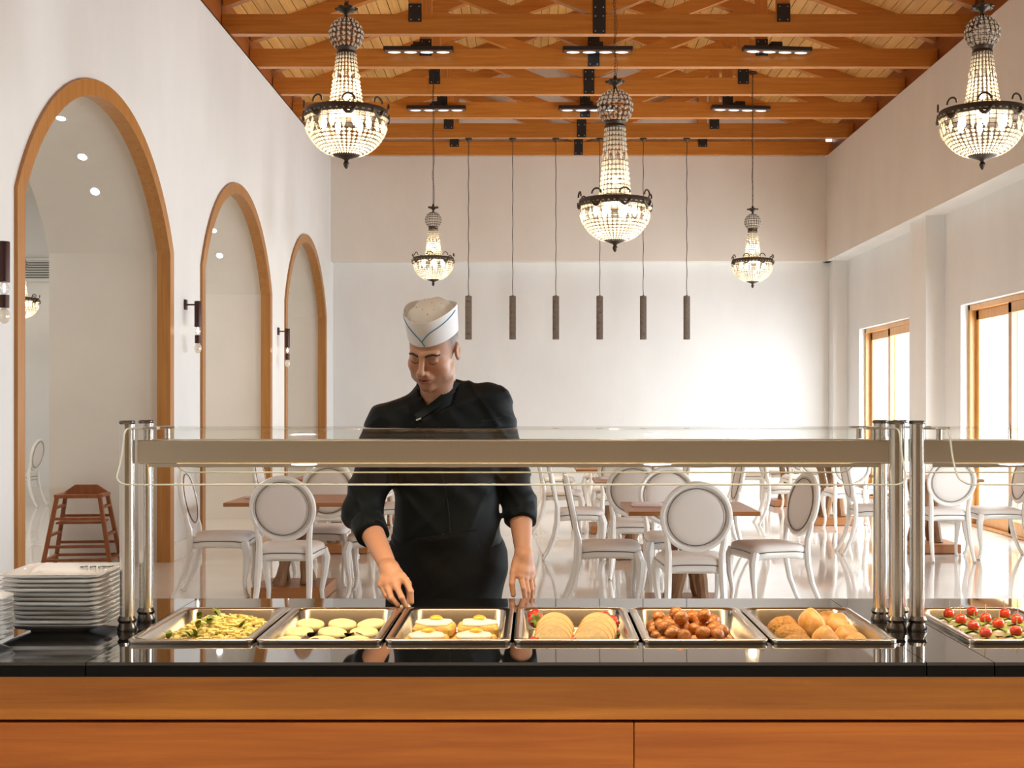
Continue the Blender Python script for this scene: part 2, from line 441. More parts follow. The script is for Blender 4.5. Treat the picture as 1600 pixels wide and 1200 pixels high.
# ------------------------------------------------------------------ roof trusses
ZB = 5.68
BOLT = []
def bolt(p, loc):
    if not BOLT:
        q = G(); q.ball((0, 0, 0), (.008, .005, .008), 8, 5); o = q.build('bolt', 'bolt_steel', p); BOLT.append(o.data)
    else:
        o = bpy.data.objects.new('bolt', BOLT[0]); COL.objects.link(o); o.parent = p
    o.location = loc
def make_truss():
    t = empty('roof_truss', (XC, 0, ZB))
    def part(name, a, b, wd, dp, m):
        q = G(); q.bar(a, b, wd, dp, (0, 1, 0) if abs(b[0]-a[0]) < 1e-6 else (0, 0, 1)); return q.build(name, m, t, smooth=False, bevel=.004)
    half = 4.27
    q = G(); q.box(-half, half, 0, .115, 0, .225); q.build('bottom_chord', 'truss_wood', t, smooth=False, bevel=.004)
    for s in (-1, 1):
        q = G(); q.bar((0, .0575, 4.18*SL+.40), (s*half, .0575, .40), .115, .19); q.build('top_chord', 'truss_wood', t, smooth=False, bevel=.004)
        q = G(); q.box(s*2.085-.075, s*2.085+.075, .01, .105, .225, 2.09*SL+.38); q.build('queen_post', 'post_wood', t, smooth=False, bevel=.004)
        q = G(); q.bar((s*.06, .0575, .30), (s*2.02, .0575, 2.1*SL+.30), .10, .16); q.build('brace', 'truss_wood', t, smooth=False, bevel=.004)
        q = G(); q.box(s*2.085-.075, s*2.085+.075, -.008, 0, .135, .34); p = q.build('steel_plate', 'black_steel', t, smooth=False)
        for bx in (-.045, .045):
            for bz in (.16, .31): bolt(p, (s*2.085+bx, -.009, bz))
    q = G(); q.box(-.08, .08, .01, .105, .225, 4.18*SL+.3); q.build('king_post', 'post_wood', t, smooth=False, bevel=.004)
    q = G(); q.box(-.072, .072, -.008, 0, .0, .55); p = q.build('steel_plate', 'black_steel', t, smooth=False)
    for bx in (-.045, .045):
        for bz in (.03, .20, .30, .50): bolt(p, (bx, -.009, bz))
    return t
proto = make_truss(); ordw = ['against', 'second from', 'third from', 'fourth from', 'fifth from', 'sixth from', 'seventh from', 'eighth from', 'ninth from', 'tenth from', 'eleventh from', 'twelfth from', 'thirteenth from', 'fourteenth from', 'fifteenth from', 'sixteenth from', 'seventeenth from']
for k in range(12):
    y = 21.49-1.402*k
    lab = 'orange timber roof truss with black steel plates, %s the back wall' % ordw[k]
    if k == 0: proto.location = (XC, y, ZB); tag(proto, lab, 'roof truss', 'roof trusses')
    else: dup(proto, (XC, y, ZB), None, lab)

# ------------------------------------------------------------------ track lights
def spot(loc, power, size=1.9):
    l = bpy.data.lights.new('track_spot', 'SPOT'); l.energy = power; l.spot_size = 1.5; l.spot_blend = .8; l.color = (1, .9, .76); l.shadow_soft_size = .08
    o = bpy.data.objects.new('track_spot', l); COL.objects.link(o); o.location = loc; return o
def track(loc, rz, label):
    t = empty('spot_bar', loc, rz)
    q = G(); q.box(-.43, .43, -.06, .06, 0, .05); q.build('housing', 'black_steel', t, smooth=False, bevel=.006)
    q = G(); q.box(-.415, .415, -.052, .052, -.012, 0); q.build('bezel', 'bolt_steel', t, smooth=False)
    for k in range(4):
        q = G(); q.lathe([(.04, -.012), (.047, -.016), (.03, -.022)], 16, ((k-1.5)*.2, 0, 0), sx=1.7, sy=.9); q.build('lens', 'led_dim', t)
    q = G(); q.box(-.07, .07, .0, .14, .05, .12); q.box(-.10, .02, .02, .1, .05, .09); q.build('driver_box', 'black_steel', t, smooth=False)
    tag(t, label, 'spotlight bar', 'spotlight bars'); t['group'] = 'spotlight bars'
    s = spot((0, 0, -.05), 150 if loc[1] > 5 else 300); s.parent = t
for Yk, zk, rowk in ((1.6, 5.74, 'over the counter front'), (-1.2, 5.74, 'behind the serving side')):
    for x, where in ((-1.44, 'arch side'), (.76, 'ridge line'), (2.97, 'window side')):
        track((x, Yk, zk), 0, 'black four-lamp spotlight bar on the %s, %s' % (where, rowk))
for Y, y, row in ((15.75, 80, 'nearer'), (18.56, 171, 'farther')):
    for x, where, rz in ((-1.44, 'arch side', 0), (.76, 'ridge line', 0), (2.97, 'window side', .10)):
        z = px(0, y, Y).z
        track((x, Y, z), rz, 'black four-lamp spotlight bar on the %s of the %s lit truss' % (where, row))

# ------------------------------------------------------------------ chandeliers
def ring_tube(g, r, z, rad, n=40, m=6): g.tube([(r*math.cos(2*PI*k/n), r*math.sin(2*PI*k/n), z) for k in range(n)], rad, m, closed=True)
def chandelier(P, chain_top, name='chandelier'):
    """P: ring radius, neck r0,r1, neck height, ball z, ball r, bowl depth, disc r, finial"""
    R, n0, n1, nh, bz, br, bd, dr, fin = P
    t = empty(name, (0, 0, 0))
    nm = 40; wire = G(); bead = G()
    def bowl(u):  # u 0 rim .. 1 bottom
        a = u*PI/2*.93; return R*.985*math.cos(a)**.9+dr*.25*u, -bd*math.sin(a)/math.sin(PI/2*.93)
    rows = 15
    for i in range(rows):
        u = i/(rows-1); r, z = bowl(u); ring_tube(wire, r, z, .0022*R/.27, 40, 4)
    for k in range(nm):
        a = 2*PI*k/nm
        wire.tube([(bowl(i/12)[0]*math.cos(a), bowl(i/12)[0]*math.sin(a), bowl(i/12)[1]) for i in range(13)], .0020*R/.27, 4, cap=False)
    for i in range(rows-1):
        u = (i+.5)/(rows-1); r, z = bowl(u)
        drops = i in (2, 3, 4)
        for k in range(nm):
            a = 2*PI*(k+.5)/nm
            if drops:
                if i == 3 and k % 2 == 0: bead.octa((r*math.cos(a), r*math.sin(a), z), .017*R/.27, .052*R/.27)
            else: bead.octa((r*math.cos(a), r*math.sin(a), z), r*PI/nm*.92, bd*.045)
    wire.build('bowl_wire', 'bronze', t); b = bead.build('bowl_crystals', 'crystal', t, smooth=False); b['kind'] = 'stuff'
    # neck
    wire = G(); bead = G(); nk = 20; rows = 15
    def neck(u): return n0+(n1-n0)*u**.8, .02+nh*u
    for i in range(rows+1):
        r, z = neck(i/rows); ring_tube(wire, r, z, .0021*R/.27, 24, 4)
    for k in range(nk):
        a = 2*PI*k/nk; wire.tube([(neck(i/6)[0]*math.cos(a), neck(i/6)[0]*math.sin(a), neck(i/6)[1]) for i in range(7)], .0020*R/.27, 4, cap=False)
    for i in range(rows):
        r, z = neck((i+.5)/rows)
        for k in range(nk):
            a = 2*PI*(k+.5)/nk
            if i in (8, 9):
                if k % 2 == 0 and i == 8: bead.octa((r*math.cos(a), r*math.sin(a), z+nh/rows*.5), .013*R/.27, nh/rows*1.1)
            else: bead.octa((r*math.cos(a), r*math.sin(a), z), r*PI/nk*.8, nh/rows*.5)
    wire.build('neck_wire', 'bronze', t); b = bead.build('neck_crystals', 'crystal', t, smooth=False); b['kind'] = 'stuff'
    # ball
    wire = G(); bead = G(); nb = 18
    for i in range(1, 10):
        a = PI*i/10; ring_tube(wire, br*math.sin(a), bz+br*math.cos(a), .0026*R/.27, 24, 3)
    for k in range(nb):
        a = 2*PI*k/nb; wire.tube([(br*math.sin(PI*i/12)*math.cos(a), br*math.sin(PI*i/12)*math.sin(a), bz+br*math.cos(PI*i/12)) for i in range(13)], .0026*R/.27, 3, cap=False)
    for i in range(1, 9):
        p = PI*(i+.5)/10
        for k in range(nb):
            a = 2*PI*(k+.5)/nb; bead.octa((br*math.sin(p)*math.cos(a), br*math.sin(p)*math.sin(a), bz+br*math.cos(p)), br*.075*math.sin(p)+.002, br*.11)
    wire.build('ball_wire', 'bronze', t); b = bead.build('ball_crystals', 'crystal', t, smooth=False); b['kind'] = 'stuff'
    # metalwork
    q = G(); q.lathe([(R*.985, -.03*R/.27), (R*1.02, -.022*R/.27), (R*1.03, .0), (R*1.01, .022*R/.27), (R*.97, .012*R/.27)], 48); q.build('ring', 'bronze', t)
    for k in range(8):
        a = 2*PI*k/8+.2; e = empty('x', (0, 0, 0)); bpy.data.objects.remove(e)
        M = Matrix.Rotation(a, 4, 'Z') @ Matrix.Translation((R*1.025, 0, 0))
        h = R*.24
        q = G(); q.tube([(0, h*.62*math.sin(PI*j/10-PI/2), h*.55+h*.6*math.cos(PI*j/10-PI/2)) for j in range(11)], .0065*R/.27, 6, M=M)
        q.tube([(.012*R, R*.38*(j/8-.5), -R*.17*math.sin(PI*j/8)-.004) for j in range(9)], [R*(.016+.032*math.sin(PI*j/8)) for j in range(9)], 6, M=M)
        q.build('garland', 'bronze', t)
    zc = bz-br; q = G(); q.lathe([(n1*1.05, zc-.03*R/.27), (n1*1.12, zc-.018*R/.27), (n1*1.0, zc), (n1*1.12, zc+.02*R/.27), (n1*.9, zc+.03*R/.27)], 24); q.build('collar', 'bronze', t)
    zt = bz+br; k_ = R/.27
    q = G(); q.lathe([(.022*k_, zt-.01), (.012*k_, zt+.02*k_), (.02*k_, zt+.035*k_), (.062*k_, zt+.055*k_), (.066*k_, zt+.065*k_), (.02*k_, zt+.062*k_), (.014*k_, zt+.10*k_), (.008*k_, zt+.11*k_)], 16)
    for j in range(6):
        a = 2*PI*j/6; q.ball((.058*k_*math.cos(a), .058*k_*math.sin(a), zt+.062*k_), (.022*k_, .022*k_, .012*k_), 8, 5)
    q.build('crown', 'bronze', t)
    zb_ = -bd
    q = G(); q.lathe([(.004, zb_-fin), (.013*k_, zb_-fin+.012*k_), (.021*k_, zb_-fin*.62), (.012*k_, zb_-fin*.42), (.02*k_, zb_-fin*.3), (dr, zb_-.004), (dr*1.05, zb_+.004)], 20); q.build('finial', 'bronze', t)
    ch = G(); z = zt+.10*k_; i = 0
    while z < chain_top:
        c = (0, 0, z+.02)
        ch.tube([(.008*math.cos(2*PI*j/8)*(i % 2 == 0), .008*math.cos(2*PI*j/8)*(i % 2), z+.017+.02*math.sin(2*PI*j/8)) for j in range(8)], .0028, 4, closed=True)
        z += .032; i += 1
    c = ch.build('chain', 'bronze', t); 
    q = G(); q.tube([(.012+.03*math.sin(j*.9)*(.3+.7*(j % 7 > 3)), .004, zt+.1*k_+(chain_top-zt-.1*k_)*j/24) for j in range(25)], .0025, 5); q.build('flex', 'black_steel', t)
    q = G(); q.lathe([(.07, chain_top-.03), (.06, chain_top-.008), (.02, chain_top)], 16); q.build('ceiling_rose', 'bronze', t)
    for j in range(6):
        a = 2*PI*j/6; q = G(); x, y = R*.55*math.cos(a), R*.55*math.sin(a)
        q.lathe([(.008, -.085*k_), (.017*k_, -.065*k_), (.02*k_, -.04*k_), (.01*k_, .0)], 12, (x, y, -.015*k_)); q.build('bulb', 'bulb', t)
    q = G(); q.ball((0, 0, nh*.3), .022*k_, 12, 8); q.build('bulb', 'bulb', t)
    return t
def bulb_light(parent, z, power):
    l = bpy.data.lights.new('chandelier_light', 'POINT'); l.energy = power; l.color = (1, .80, .54); l.shadow_soft_size = .05
    o = bpy.data.objects.new('chandelier_light', l); COL.objects.link(o); o.location = (0, 0, z); o.parent = parent
SM = (.27, .115, .06, .385, .525, .109, .275, .085, .09)
BG = (.338, .15, .092, .70, .91, .165, .36, .095, .11)
def hang(proto, loc, label):
    proto.location = loc; tag(proto, label, 'chandelier', 'crystal basket chandeliers'); return proto
c1 = chandelier(SM, ZB+.3-3.43)
hang(c1, px(541, 178, 8.5), 'crystal basket chandelier hanging close to the first arch, near the buffet counter')
c2 = dup(c1, px(1535, 178, 8.35), .3, 'crystal basket chandelier hanging on the window side, near the buffet counter')
c3 = dup(c1, px(677, 405, 17.2), .5, 'crystal basket chandelier on the arch side, near the back wall')
c4 = dup(c1, px(1176, 408, 17.2), .9, 'crystal basket chandelier on the window side, near the back wall')
c5 = chandelier(BG, ZB+.3-3.4)
hang(c5, px(961, 317, 12.2), 'tall long-necked crystal basket chandelier hanging under the ridge of the roof')
c6 = dup(c1, px(31, 468, 19.2), .2, 'crystal basket chandelier in the side room beyond the arches')
for c, p in ((c1, 1), (c2, 1), (c3, 1), (c4, 1), (c5, 1.7), (c6, 1)):
    bulb_light(c, -.12*(1.25 if c is c5 else 1), 13*p); bulb_light(c, .16*(1.3 if c is c5 else 1), 5*p)

# ------------------------------------------------------------------ pierced pendants in front of the back wall
for i, x in enumerate((732, 801, 868.5, 937, 1005, 1073)):
    X = (x-PX)*20.16/F
    t = empty('pendant_lamp', (X, 20.16, ZB))
    q = G(); q.lathe([(.055, -.0), (.055, -.02), (.02, -.045), (.012, -.06)][::-1], 16); q.build('canopy', 'bronze', t)
    zt, zb = 3.19-ZB, 2.52-ZB
    q = G(); q.tube([(.004*math.sin(j*1.3), 0, -.05+(zt+.05)*j/30) for j in range(31)], .006, 5); q.build('cord', 'bronze', t)
    q = G(); r = .048; n = 20
    for k in range(n):                       # pierced metal tube: lattice of helical strips
        for sgn in (1, -1):
            q.tube([(r*math.cos(2*PI*(k+sgn*j*.25)/n), r*math.sin(2*PI*(k+sgn*j*.25)/n), zb+(zt-zb)*j/16) for j in range(17)], .0052, 4, cap=False)
    for z in [zb+(zt-zb)*j/4 for j in range(5)]: ring_tube(q, r, z, .007, 20, 5)
    o = q.build('pierced_tube', 'pierced', t)
    q = G(); q.lathe([(.036, zb+.01), (.036, zt-.01)], 16); q.build('liner', 'pierced', t)
    q = G(); q.lathe([(.05, zt-.005), (.05, zt+.005), (.012, zt+.02)], 16); q.build('cap', 'bronze', t)
    tag(t, 'slim pierced metal tube pendant lamp on a long cord before the back wall', 'pendant lamp', 'tube pendants before the back wall')

# ------------------------------------------------------------------ wall sconces
def sconce(Y, label):
    t = empty('wall_sconce', (WL, Y, 2.47))
    q = G(); q.box(0, .02, -.035, .035, -.05, .05); q.build('wall_plate', 'sconce_metal', t, smooth=False, bevel=.004)
    q = G(); q.tube([(.02, 0, .0), (.11, 0, 0)], .008, 8); q.build('arm', 'sconce_metal', t)
    q = G(); q.lathe([(.033, -.22), (.034, -.215), (.034, .03), (.033, .035)], 20, (.13, 0, 0)); q.build('cylinder', 'sconce_metal', t)
    q = G(); q.ball((.13, 0, -.26), (.03, .03, .04), 14, 10); q.build('bulb', 'bulb_glass', t)
    q = G(); q.ball((.13, 0, -.255), (.008, .008, .03), 8, 6); q.build('filament', 'bulb', t)
    q = G(); q.lathe([(.03, -.38), (.031, -.30)], 20, (.13, 0, 0)); q.build('lower_cylinder', 'sconce_metal', t)
    q = G(); q.ball((.13, 0, -.43), (.036, .036, .05), 14, 10); q.build('glass_drop', 'crystal', t)
    tag(t, label, 'wall lamp', 'wall sconces between the arches')
sconce(12.62, 'dark cylinder wall sconce with glass bulbs between the first and second arch')
sconce(17.17, 'dark cylinder wall sconce with glass bulbs between the second and third arch')
sconce(8.02, 'dark cylinder wall sconce on the counter side of the first arch')

# ventilation grille on the side room's end wall
t = empty('vent_grille', px(55, 422, 20.78))
q = G(); q.box(-.42, .42, -.01, .0, -.17, .17); q.build('backing', 'grille_dark', t, smooth=False)
q = G()
for x0, x1, z0, z1 in ((-.46, .46, .15, .19), (-.46, .46, -.19, -.15), (-.46, -.42, -.19, .19), (.42, .46, -.19, .19)): q.box(x0, x1, -.03, -.0, z0, z1)
q.build('frame', 'grille_white', t, smooth=False)
for k in range(8):
    q = G(); q.box(-.42, .42, -.025, -.012, -.15+k*.04, -.135+k*.04); q.build('slat', 'grille_white', t, smooth=False)
tag(t, 'white slatted air vent grille high on the side room wall', 'vent')

# ------------------------------------------------------------------ buffet counter
ZC = .865; YF, YR = 3.06, 4.07
ctr = empty('buffet_counter', (0, 3.5, 0))
tag(ctr, 'long buffet counter with polished black stone top and orange wood front', 'counter')
def cpart(q, name, m, bevel=.003): 
    q.v = [(x, y-3.5, z) for x, y, z in q.v]; return q.build(name, m, ctr, smooth=False, bevel=bevel)
SE = [-2.6, -1.075, .934, 1.096, 2.9]
OY0, OY1 = 3.315, 3.80
for k in range(4):
    a, b = SE[k]+.0012, SE[k+1]-.0012
    q = G()
    if k in (1, 3):
        oa, ob = (-1.035, .915) if k == 1 else (1.125, 2.74)
        q.box(a, b, YF, OY0, ZC-.035, ZC); q.box(a, b, OY1, YR, ZC-.035, ZC); q.box(a, oa, OY0, OY1, ZC-.035, ZC); q.box(ob, b, OY0, OY1, ZC-.035, ZC)
        cpart(q, 'stone_slab', 'black_granite', 0)
    else:
        q.box(a, b, YF, YR, ZC-.035, ZC); cpart(q, 'stone_slab', 'black_granite', 0)
    q = G(); q.box(a, b, YF-.004, YF, ZC-.034, ZC-.008); cpart(q, 'slab_edge', 'granite_edge', .002)
q = G(); q.box(-2.6, 2.9, YF+.045, YR-.03, .0, ZC-.036); 
q = G(); q.box(-2.6, 2.9, YF+.05, YF+.07, .0, ZC-.035); q.box(-2.6, 2.9, YR-.05, YR-.03, 0, ZC-.035); q.box(-2.6, -2.58, YF+.05, YR-.03, 0, ZC-.035); q.box(2.88, 2.9, YF+.05, YR-.03, 0, ZC-.035)
cpart(q, 'carcass', 'gap_black')
zt = ZC-.037
q = G(); q.box(-2.6, 2.9, YF+.022, YF+.05, .722, zt); cpart(q, 'front_panel', 'counter_wood')
x = -2.6
for xe in (.237, 2.9):
    q = G(); q.box(x+.0008, xe-.0008, YF+.024, YF+.05, .08, .715); cpart(q, 'front_panel', 'counter_wood_dark'); x = xe
q = G(); q.box(-2.6, 2.9, YF+.06, YF+.08, 0, .08); cpart(q, 'plinth', 'gap_black')
q = G(); q.box(-1.10, 2.75, OY0-.01, OY1+.01, ZC-.20, ZC-.17); cpart(q, 'well', 'dark_steel')

# ------------------------------------------------------------------ sneeze guards
def guard(x0, x1, posts, label):
    t = empty('sneeze_guard', ((x0+x1)/2, 3.55, ZC)); cx = (x0+x1)/2
    def L(q): q.v = [(x-cx, y-3.55, z-ZC) for x, y, z in q.v]; return q
    for X, Y in posts:
        q = G(); q.lathe([(.020, ZC+.02), (.020, 1.432)], 24, (X, Y, 0)); p = L(q).build('post', 'steel', t)
        q = G(); q.lathe([(.026, ZC), (.027, ZC+.006), (.0215, ZC+.022), (.0265, ZC+.03), (.021, ZC+.04)], 24, (X, Y, 0)); L(q).build('base_collar', 'dark_steel', p)
        q = G(); q.lathe([(.0205, 1.428), (.022, 1.43), (.022, 1.435), (.019, 1.438)], 24, (X, Y, 0)); L(q).build('post_cap', 'dark_steel', p)
        q = G(); sgn = 1 if X < cx else -1
        q.bar((X, Y, 1.417), (X+sgn*.085, Y, 1.417), .03, .006); q.lathe([(.008, 1.385), (.008, 1.42)], 10, (X+sgn*.06, Y, 0)); L(q).build('glass_clamp', 'steel', p)
    # bent glass: front lip, flat top, rear lip
    prof = []
    for u in (0, .006, .02, .045, .08, .12, .17, .23, .31, .45, .62, .8, 1): prof.append((3.25+.075*u+.012*math.sin(PI*u), 1.278+.112*u))
    for j in range(1, 7):
        a = PI/2*j/6; prof.append((3.325+.035*(1-math.cos(a)), 1.39+.028*math.sin(a)))
    n = len(prof); full = prof+[(7.095-y, z) for y, z in prof[::-1]]
    r = .035; gl = G(); edge_l = []; edge_r = []
    acc = [0]
    for (y0, z0), (y1, z1) in zip(full, full[1:]): acc.append(acc[-1]+math.hypot(y1-y0, z1-z0))
    tot = acc[-1]; rows = []
    ext = []
    for i, (y, z) in enumerate(full):
        d = min(acc[i], tot-acc[i]); sh = r-math.sqrt(max(0, r*r-(r-min(d, r))**2))
        ext.append(sh)
    vs = []
    for (y, z), sh in zip(full, ext): vs += [(x0+sh, y, z), (x1-sh, y, z)]
    fs = [(2*i, 2*i+1, 2*i+3, 2*i+2) for i in range(len(full)-1)]
    gl.add(vs, fs); pane = L(gl).build('glass_pane', 'guard_glass', t, ang=60)
    loop = [Vector(v) for v in [(x0+sh, y, z) for (y, z), sh in zip(full, ext)]+[(x1-sh, y, z) for (y, z), sh in list(zip(full, ext))[::-1]]]
    q = G(); q.tube(loop, .0025, 6, closed=True); L(q).build('glass_edge', 'glass_edge', pane)
    # light box
    q = G(); xa, xb = x0-.02, x1+.025
    ys, ye = 3.50, 3.64
    q.loft([[(X, ys, 1.384), (X, ye, 1.384), (X, ye, 1.322), (X, ye-.02, 1.318), (X, ys+.02, 1.318), (X, ys, 1.322)] for X in (xa, xb)])
    bx = L(q).build('light_box', 'brushed_steel', t, smooth=False, bevel=.002)
    q = G(); q.box(xa+.10, xb-.10, ys+.03, ye-.03, 1.312, 1.3175); L(q).build('lamp_strip', 'lamp_warm', bx, smooth=False)
    q = G(); q.box(xa+.03, xb-.03, ys+.004, ys+.008, 1.310, 1.320); L(q).build('reflector_lip', 'brushed_steel', bx, smooth=False)
    k = int((xb-xa)/.33)
    for j in range(k):
        X = xa+.17+j*(xb-xa-.34)/max(1, k-1)
        q = G(); q.lathe([(.045, 1.308), (.05, 1.313)], 20, (X, 3.57, 0)); L(q).build('lamp_lens', 'dark_steel', bx)
    tag(t, label, 'sneeze guard')
    for j in range(2):
        l = bpy.data.lights.new('food_light', 'AREA'); l.shape = 'RECTANGLE'; l.size = .9; l.size_y = .06; l.energy = 2.2; l.color = (1, .72, .42)
        o = bpy.data.objects.new('food_light', l); COL.objects.link(o); o.parent = t
        o.location = (-.5+1.0*j if x1-x0 > 1.9 else -.35+.7*j, .02, 1.305-ZC)
YPF, YPR = 3.494, 3.64
guard(-1.07, .947, [(-1.115, YPF), (-1.108, YPR), (.984, YPF), (.98, YPR)], 'curved glass sneeze guard on steel posts over the six food pans')
guard(1.077, 2.72, [(1.041, YPF), (1.041, YPR+.02), (2.76, YPF), (2.76, YPR)], 'curved glass sneeze guard over the canape pans, standing next to the longer one')

# ------------------------------------------------------------------ food pans
PYC, PZ = 3.556, ZC+.011
def make_pan():
    q = G(); hx, hy = .1625, .2665
    lp = [rrect(hx-.002, hy-.002, .018, -.011), rrect(hx, hy, .02, -.002), rrect(hx-.001, hy-.001, .02, .0), rrect(hx-.004, hy-.004, .02, .0015),
          rrect(hx-.020, hy-.020, .03, 0), rrect(hx-.024, hy-.024, .032, -.004), rrect(hx-.030, hy-.03, .036, -.05), rrect(hx-.036, hy-.036, .03, -.0575), rrect(.03, .03, .01, -.0585)]
    q.loft([l for l in lp], False, True)
    return q
pan_me = None
pan_labels = ['steel food pan of pale yellow salad strewn with green herbs, beside the sneeze guard posts', 'steel food pan holding pale yellow rounds on dark leaves', 'steel food pan holding fried eggs on toast',
              'steel food pan holding folded pancakes and strawberries', 'steel food pan of glazed brown meatballs', 'steel food pan of golden bread rolls',
              'steel food pan of canapes topped with cherry tomatoes', 'steel food pan next to the canape pan, under the same guard']
PXC = [-.891+.3322*k for k in range(6)]+[1.278, 1.612]
for k, cx in enumerate(PXC):
    if pan_me is None: o = make_pan().build('food_pan', 'pan_steel', None, ang=50); pan_me = o.data
    else: o = bpy.data.objects.new('food_pan', pan_me); COL.objects.link(o)
    o.location = (cx, PYC, PZ); tag(o, pan_labels[k], 'food pan', 'steel pans set in the counter')
PF = PZ-.057      # pan floor

# food materials
mat('egg_white', (.86, .80, .66), .35, var=.1, vscale=60, sub=.1)
mat('yolk', (.90, .40, .03), .25, coat=.4)
mat('toast', (.78, .47, .12), .7, var=.35, vscale=50, bump=.3, bscale=120)
mat('pale_round', (.82, .68, .33), .5, var=.18, vscale=60, bump=.2, bscale=150)
mat('dark_leaf', (.03, .022, .015), .5)
mat('noodle', (.80, .66, .22), .45, var=.2, vscale=40)
mat('herb', (.22, .30, .05), .5, var=.4, vscale=60)
mat('browned', (.50, .25, .05), .6)
mat('pancake', (.72, .50, .20), .55, var=.22, vscale=45, bump=.2, bscale=90)
mat('strawberry', (.60, .015, .012), .3, coat=.3, bump=.5, bscale=220)
mat('meatball', (.52, .17, .018), .3, var=.5, vscale=35, bump=.6, bscale=60, coat=.4)
mat('bread', (.50, .20, .03), .4, var=.4, vscale=22, bump=.2, bscale=60, col2=(.76, .48, .18))
mat('seeded', (.50, .25, .06), .7, var=.4, vscale=90, bump=.8, bscale=130)
mat('tomato', (.70, .05, .015), .18, coat=.5)
mat('cheese', (.86, .76, .50), .5, var=.2, vscale=70)
mat('pick', (.75, .58, .32), .6)
mat('salad_green', (.30, .38, .08), .5, var=.5, vscale=60)

# pan 1: loose salad (uncountable) with herb sprigs
cx = PXC[0]; q = G()
def mound(u, v): return .060*(1-.55*abs(u)**2.5)*(1-.45*abs(v)**3)
for i in range(620):
    u, v = random.uniform(-1, 1), random.uniform(-1, 1)
    z = PF+mound(u, v)*random.uniform(.75, 1.08)
    c = Vector((cx+.01+u*.112, PYC+v*.205, z)); a = random.uniform(0, PI); ln = random.uniform(.016, .034); cv = random.uniform(-.3, .3)
    d = Vector((math.cos(a), math.sin(a), random.uniform(-.3, .3)))*ln; e = Vector((-math.sin(a), math.cos(a), .2))*ln*cv
    q.tube([c-d*.5, c+e, c+d*.5], [.0035, .0045, .003], 5)
q.loft([[(cx+.01+.125*k*math.cos(a), PYC+.22*k*math.sin(a), PF+.002+.045*(1-k**2)) for a in [2*PI*j/24 for j in range(24)]] for k in (1, .85, .6, .3)], True, True)
o = q.build('noodle_salad', 'noodle', None); o['kind'] = 'stuff'; o['label'] = 'pale yellow shredded salad heaped in the first pan'; o['category'] = 'salad'
def leaf(q, c, ln, wd, a, tilt):
    M = Matrix.Translation(c) @ Matrix.Rotation(a, 4, 'Z') @ Matrix.Rotation(tilt, 4, 'X')
    n = 5; vs = []
    for j in range(n+1):
        t = j/n; wj = wd*math.sin(PI*min(1, t*.92+.06))**.8; zz = .25*ln*math.sin(PI*t*.8)
        vs += [(-wj, ln*t, zz+.12*wd), (0, ln*t, zz), (wj, ln*t, zz+.12*wd)]
    fs = []
    for j in range(n):
        for k in (0, 1): fs.append((j*3+k, j*3+k+1, j*3+k+4, j*3+k+3))
    q.add(vs, fs, M)
for i in range(9):
    u, v = random.uniform(-.9, .9), random.uniform(-.9, .8)
    q = G(); c = Vector((cx+u*.105, PYC+v*.19, PF+mound(u, v)+.004))
    for j in range(3): leaf(q, c, random.uniform(.022, .036), .008, random.uniform(0, 6.28), random.uniform(.1, .9))
    q.tube([c, c+Vector((.004, 0, -.012))], .0012, 5)
    tag(q.build('herb_sprig', 'herb'), 'small green herb sprig lying on the pale yellow salad', 'herb', 'herb sprigs on the salad')
# pan 2: pale rounds on dark leaves
cx = PXC[1]
def disc(name, m, c, r, h, rz=0, tilt=(0, 0), squash=1.0, n=22):
    M = Matrix.Translation(c) @ Euler((tilt[0], tilt[1], rz)).to_matrix().to_4x4()
    q = G(); prof = [(r*.82, 0), (r*.97, h*.18), (r, h*.5), (r*.95, h*.82), (r*.7, h), (r*.25, h*1.04)]
    q.lathe(prof, n, M=M, sy=squash); return q.build(name, m, ang=60)
for gx, row in ((-.085, 0), (.005, 1), (.092, 2)):
    for j in range(3):
        c = (cx+gx+(-.012+.012*j)*(1 if row != 2 else .6), PYC-.17+.10*j, PF+.022+.006*j)
        o = disc('potato_round', 'pale_round', c, .040, .022, tilt=(.20, random.uniform(-.1, .1)), squash=.85)
        tag(o, 'pale yellow thick round resting on dark leaves in a steel pan', 'potato round', 'pale rounds in a pan')
for i in range(9):
    q = G(); c = Vector((cx-.045+(i % 3)*.078, PYC-.19+.10*(i//3), PF+.014))
    for j in range(5): leaf(q, c+Vector((random.uniform(-.02, .02), random.uniform(-.02, .02), .004*j)), .035, .014, random.uniform(0, 6.28), random.uniform(0, .5))
    q.ball((c.x, c.y, c.z+.008), (.024, .024, .01), 10, 6, jit=.15)
    tag(q.build('dark_leaf_bed', 'dark_leaf'), 'clump of dark leaves tucked under the pale rounds', 'garnish', 'dark leaf garnish')
# pan 3: fried eggs on toast
cx = PXC[2]
def egg_toast(c, rz, label):
    t = empty('egg_toast', c, rz)
    q = G(); q.loft([rrect(.052, .05, .018, 0), rrect(.057, .054, .02, .005), rrect(.057, .054, .02, .022), rrect(.051, .049, .018, .03)]); q.build('bread', 'toast', t)
    q = G(); n = 28; ph = random.uniform(0, 6)
    rr = [1+.10*math.sin(3*a+ph)+.06*math.sin(5*a+2*ph) for a in [2*PI*j/n for j in range(n)]]
    lp = [[(k*.049*rr[j]*math.cos(2*PI*j/n), k*.046*rr[j]*math.sin(2*PI*j/n), z+.005) for j in range(n)] for k, z in ((.97, .0245), (1.0, .028), (.93, .034), (.55, .037), (.2, .039))]
    q.loft(lp); q.build('egg_white', 'egg_white', t, ang=70)
    q = G(); q.ball((.004, .004, .043), (.019, .019, .012), 18, 10); q.build('yolk', 'yolk', t)
    tag(t, label, 'egg on toast', 'fried eggs on toast')
